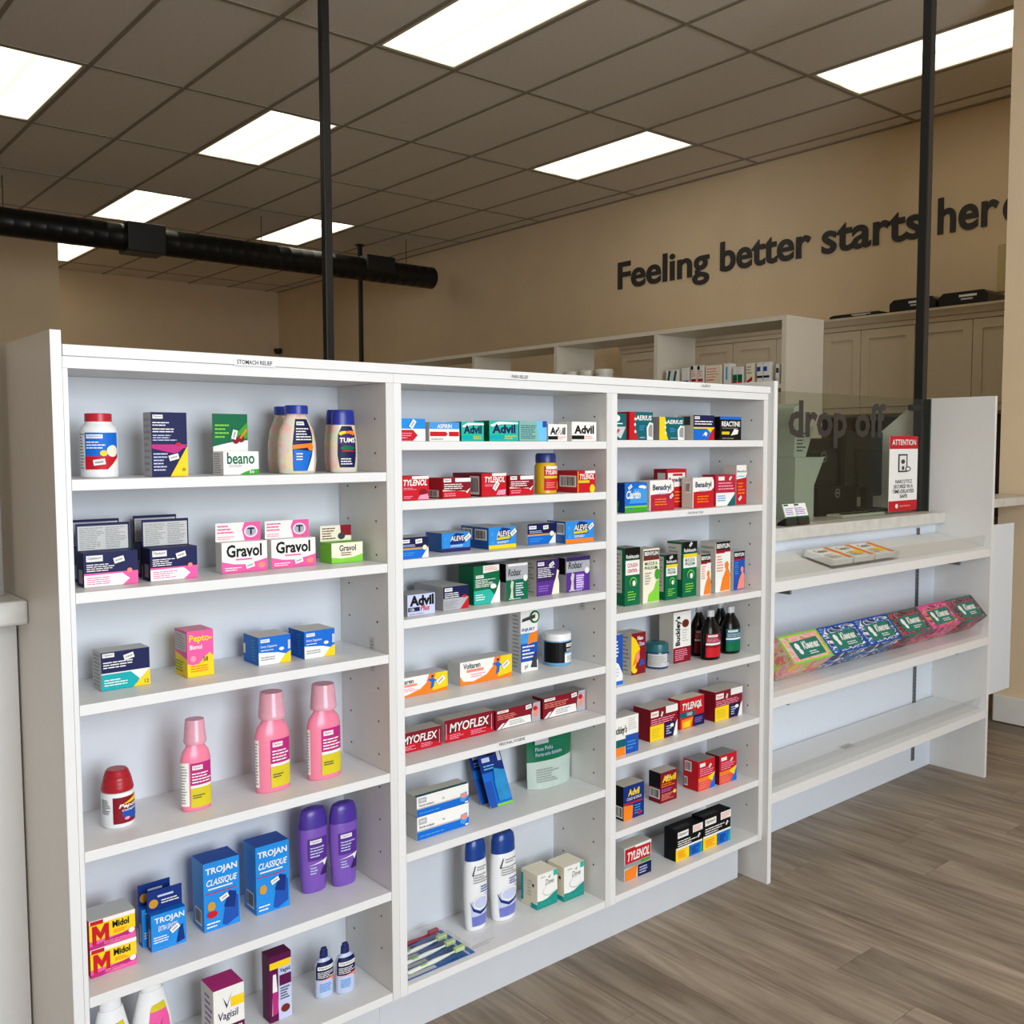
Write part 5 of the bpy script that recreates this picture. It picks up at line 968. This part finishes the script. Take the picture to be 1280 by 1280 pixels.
carton('white cough syrup carton with a bright green figure', 'box', 3, 3, 803.5, 824, 755, 687, .055, 'CR', [('r', .02, .86, .98, .97, 'DG'), ('t', 'BENYLIN', .08, .88, .92, .95, 'W', 0, .03), ('r', .02, .79, .98, .86, 'BR'), ('t', 'MUCUS &', .1, .7, .86, .76, 'G', 0, .01), ('t', 'PHLEGM', .1, .62, .86, .68, 'G', 0, .01), ('e', .86, .52, .16, .1, 'GR'), ('p', [(.26, .02), (.98, .02), (.98, .42), (.82, .4), (.66, .24), (.36, .16)], 'LM'), ('l', .1, .34, .5, .58, 5, 'GY')], side='BG', top='BG')
carton('small black and green cough syrup carton with yellow stripe', 'box', 3, 3, 831.6, 846.5, 750.5, 694, .05, 'G', RBT(('MUCUS &', 'PHLEGM'), 'G')+[('s', .4, .94, 20, .014)], side='G', top='GY', sops=[('r', .0, .18, .85, .96, 'BG'), ('l', .1, .2, .8, .92, 9, 'GY')])
carton('tall black and green cough syrup carton with yellow stripe', 'box', 3, 3, 852.9, 871, 747, 678, .06, 'G', RBT(('MUCUS &', 'PHLEGM'), 'G')+[('s', .5, .95, 45, .015)], side='G', top='GY', sops=[('r', .0, .32, .9, .96, 'BG'), ('l', .1, .34, .8, .92, 9, 'GY')])
carton('small white cough syrup carton with an orange figure', 'box', 3, 3, 875.2, 888.4, 745, 694, .022, 'W', BNY('PE', 'R', 'O', 'W'), side='BG', top='LG')
carton('tall white cough syrup carton with an orange figure', 'box', 3, 3, 894, 912.7, 741, 678, .06, 'W', BNY('PE', 'R', 'O', 'W'), side='BG', top='LG', sops=DRUG)
carton('blue night cough syrup carton with an orange figure', 'box', 3, 3, 916.6, 930.6, 738, 690, .05, 'HB', BNY('LB', 'R', 'PE', 'HB'), side='BG', top='LG', sops=DRUG)
# shelf 4
carton('white and blue carton against the left divider beside cold syrups', 'box', 3, 4, None, 778.5, 848, 792.5, .05, 'W', [('p', [(0, .5), (.6, .42), (1, .2), (1, 1), (0, 1)], 'HB'), ('l', .1, .55, .7, .9, 5, 'W'), ('r', 0, 0, 1, .07, 'B'), ('l', .2, .15, .7, .35, 3, 'LV')], wmax=.05, y=.02)
carton('dark red and yellow upright carton with a lemon picture', 'box', 3, 4, 789, 807, 844.5, 792.5, .055, 'DR', [('p', [(0, .1), (0, .95), (.3, .85), (.6, .62), (.5, .4), (.2, .1)], 'Y'), ('p', [(.06, .2), (.5, .3), (.6, .6), (.3, .5)], 'O'), ('e', .42, .42, .16, .1, 'PE'), ('t', 'Neo', .4, .82, .8, .92, 'W', .1, .03), ('t', 'Citran', .5, .68, .9, .78, 'LV', .1, .03), ('p', [(.5, .2), (.9, .22), (.8, .36), (.6, .34)], 'HB'), ('e', .2, .1, .18, .06, 'Y')], side='BG', sops=DRUG)
bottle('squat dark blue ointment jar with teal lid', 'jar', 3, 4, 805.9, 835.4, 838.2, 802.5, 1, [(0, .94), (.03, 1), (.62, 1), (.66, .97)], pl('cobalt_glass', (24, 44, 96), .2), [(.661, 1.01), (.9, 1.01), (.97, .97), (1, .88)], pl('teal_lid', (22, 96, 104), .35), [('r', 0, 0, .74, 1, 'LG'), ('l', .05, .1, .7, .9, 7, 'GY'), ('r', .74, .3, 1, 1, 'HB'), ('r', .74, 0, 1, .3, 'LV'), ('l', .77, .4, .98, .85, 3, 'W')], (.08, .6, 150, -20), capflat=1)
carton('white and maroon carton with its name printed sideways', 'box', 3, 4, 841.4, 863.3, 830, 766.5, .055, 'W', [('r', 0, 0, 1, .3, 'DR'), ('l', .1, .04, .9, .27, 6, 'PKL'), ('e', .68, .76, .2, .08, 'BR'), ('l', .5, .4, .85, .66, 5, 'LG')], side='BG')
# sideways name on the maroon carton
zc = SH[3][3]+.0006; yc_ = max(.004, min(at(841.4, 830, 'z', zc).y, YD-.06)); xa = at(841.4, 830, 'y', yc_).x; xb = at(863.3, 830, 'y', yc_).x; hc = at(841.4, 766.5, 'y', yc_).z-zc
host = [o for o in COL.objects if o.get('label') == 'white and maroon carton with its name printed sideways'][0]
hw = (xb-xa-.001)
decal('name_print', [('t', "Buckley's", 0, 0, 1, 1, 'K', 0, .03)], 1, 1, lambda u_, v_, l: (-hw/2+hw*(.44-v_*.34), -.0275-.0012-l, hc*(.34+u_*.58)), host)
DARKG = mat('dark_amber_glass', (9, 6, 6), .22, noise=.02, spec=.3)
DBB = [(0, .94), (.015, 1), (.58, 1), (.68, .84), (.8, .48), (.86, .36), (.87, .36)]
DBC = [(.8705, .4), (.985, .4), (1, .36)]
def dark(u0, u1, vb, vt, c1, c2, label, y=None, lab=(.06, .54, 120, -8)):
    bottle(label, 'bottle', 3, 4, u0, u1, vb, vt, .72, DBB, DARKG, DBC, pl('grey_cap', (196, 196, 200), .35), [('r', 0, 0, 1, 1, c1), ('r', 0, 0, 1, .4, c2), ('r', 0, .52, 1, .6, 'W'), ('r', .1, .86, .6, .95, 'W'), ('t', 'Option+', .14, .88, .56, .93, c1, 0, .01), ('l', .06, .64, .95, .82, 3, 'PKL' if c1 == 'DR' else 'LV')], lab, y=y, grp='dark syrup bottles')
dark(863, 884, 821.5, 757, 'DR', 'DR', 'dark syrup bottle with red label behind the brighter red-labelled one', y=.1)
dark(876, 900, 826.3, 762.5, 'DR', 'R', 'dark syrup bottle with bright red label in front')
dark(890, 911, 815, 752, 'DT', 'G', 'dark syrup bottle half hidden behind the green-labelled one', y=.1)
dark(901, 925, 818.5, 758, 'DT', 'G', 'dark syrup bottle with green label nearest the shelf end')
# shelf 5
carton('white, blue and orange cold carton against the left divider', 'box', 3, 5, None, 798, 936.5, 891.5, .05, 'W', [('r', 0, .22, .5, .42, 'DT'), ('r', .5, .0, 1, .5, 'HB'), ('r', 0, 0, .48, .22, 'O'), ('t', "Buckley's", -.0, .52, .55, .78, 'K', .2, .02), ('l', .6, .62, .95, .95, 6, 'LG'), ('l', .56, .1, .9, .36, 3, 'LB')], y=.02, wmax=.105, top='LG')
OCO = lambda: [('r', 0, 0, .5, .48, 'Y'), ('r', .53, .02, .92, .48, 'N'), ('p', [(.84, 0), (1, 0), (1, .5), (.94, .4)], 'W'), ('r', .02, .74, .3, .92, 'W'), ('t', 'Option+', .05, .77, .27, .88, 'R', 0, .01), ('r', .56, .78, 1, 1, 'W'), ('l', .02, .5, .95, .7, 3, 'PKL'), ('l', .06, .08, .42, .4, 4, 'OL'), ('l', .57, .1, .76, .4, 4, 'LV'), ('e', .78, .36, .07, .06, 'W'), ('s', .4, .8, 70, .014)]
carton('maroon cold carton with yellow and navy panels, left of the bright red one', 'box', 3, 5, 812.4, 846.5, 928, 888, .065, 'DR', OCO(), side='DR', top='BG', grp='maroon day and night cold cartons')
carton('bright red cold carton with teal band and orange mug', 'box', 3, 5, 849.5, 880, 912.7, 876, .045, 'R', [('t', 'TYLENOL', .1, .62, .9, .86, 'W', .25, .03), ('r', 0, .38, .62, .56, 'DT'), ('t', 'COLD', .28, .42, .5, .52, 'W', 0, .02), ('p', [(.06, 0), (.46, 0), (.54, .34), (.06, .32)], 'O'), ('p', [(.12, .04), (.4, .04), (.44, .26), (.12, .22)], 'Y'), ('r', .54, 0, 1, .38, 'N'), ('l', .6, .1, .95, .3, 3, 'LP'), ('s', .75, .7, 40, .02)], top='CR')
carton('maroon cold carton with yellow and navy panels at the shelf end', 'box', 3, 5, 893.6, 927.3, 902.9, 866, .065, 'DR', OCO(), side='DR', top='BG', grp='maroon day and night cold cartons')
# shelf 6
carton('dark blue cold and sinus carton with yellow name', 'box', 3, 6, 779, 805, 1026.9, 984.5, .05, 'DB', [('t', 'Advil', .22, .68, .78, .88, 'Y', .1, .04), ('t', 'COLD & SINUS', .16, .56, .86, .64, 'CR', 0, .01), ('r', 0, .45, .9, .5, 'R'), ('p', [(0, 0), (.42, 0), (.46, .4), (0, .44)], 'O'), ('l', .52, .1, .9, .4, 4, 'LB'), ('e', .75, .12, .1, .05, 'R')], side='K', top='BG', sops=[('b', .05, .06, .95, .4)])
carton('narrow dark red carton with yellow name', 'box', 3, 6, 825.3, 846, 1005, 967, .045, 'DR', [('t', 'Advil', .1, .66, .95, .88, 'Y', .1, .04), ('l', .06, .5, .9, .64, 2, 'O'), ('l', .06, .34, .7, .46, 2, 'LP'), ('l', .06, .08, .8, .3, 4, 'PE'), ('e', .85, .28, .1, .06, 'Y'), ('s', .36, .84, 40, .012)], side='DR', top='BG', sops=[('r', 0, .5, 1, 1, 'K'), ('b', .05, .14, .95, .46)])
ORB = lambda: [('r', 0, 0, 1, .44, (mat('ink_coral', (232, 80, 60), .4, noise=.05))), ('p', [(.66, .0), (1, 0), (1, .5)], 'B'), ('p', [(.5, .4), (1, .52), (.85, .22)], 'Y'), ('r', 0, .3, .6, .44, 'O'), ('r', .08, .8, .4, .92, 'W'), ('l', .08, .48, .9, .76, 4, 'PKL'), ('l', .08, .06, .6, .36, 4, 'PE'), ('s', .66, .78, 40, .014)]
carton('square red carton with coral base, left of two', 'box', 3, 6, 872.5, 893.4, 990, 953, .058, 'R', ORB(), side='R', top='GY', sops=[('b', .1, .6, .55, .94), ('b', .06, .1, .3, .4)], grp='square red and coral cartons')
carton('square red carton with coral base, right of two', 'box', 3, 6, 899, 920.5, 981.7, 945.5, .055, 'R', ORB(), side='DR', top='GY', grp='square red and coral cartons')
# shelf 7
carton('red and grey carton with orange mug on the bottom cold shelf', 'box', 3, 7, 780, 813.6, 1102.7, 1061.5, .045, 'LG', [('r', .03, .5, .98, .95, 'R'), ('t', 'TYLENOL', .12, .56, .94, .84, 'W', .25, .03), ('r', .4, .92, 1, 1, 'W'), ('r', .0, .38, 1, .5, 'GY'), ('r', .6, .4, .95, .48, 'GR'), ('p', [(.03, 0), (.42, 0), (.48, .38), (.03, .32)], 'O'), ('r', .5, 0, 1, .36, 'N'), ('l', .55, .06, .9, .3, 3, 'LV')], side='LG', top='BG')
BLK = [('r', 0, 0, .5, .36, 'Y'), ('r', .52, 0, .96, .36, 'B'), ('p', [(.9, 0), (1, 0), (1, .36), (.96, .4)], 'T'), ('r', 0, .36, 1, .42, 'W')]+logo(.06, .72, .46, .92, 'K')+[('r', .62, .74, 1, .97, 'W'), ('l', .65, .76, .97, .94, 4, 'PE'), ('l', .06, .45, .78, .66, 3, 'W'), ('l', .08, .06, .42, .3, 4, 'O'), ('l', .58, .06, .86, .3, 4, 'DB'), ('s', .84, .6, 50, .014)]
carton('black day and night carton with white logo, left of two', 'box', 3, 7, 844.5, 877.6, 1077.8, 1039, .045, 'K', BLK, top='K', grp='black day and night cartons', tops=[('r', .05, .1, .6, .5, 'DG')])
carton('black day and night carton with white logo, right of two', 'box', 3, 7, 878.6, 912.7, 1063.8, 1023, .045, 'K', BLK, top='K', grp='black day and night cartons', tops=[('r', .05, .1, .6, .5, 'DG')])
bpy.context.view_layer.update()
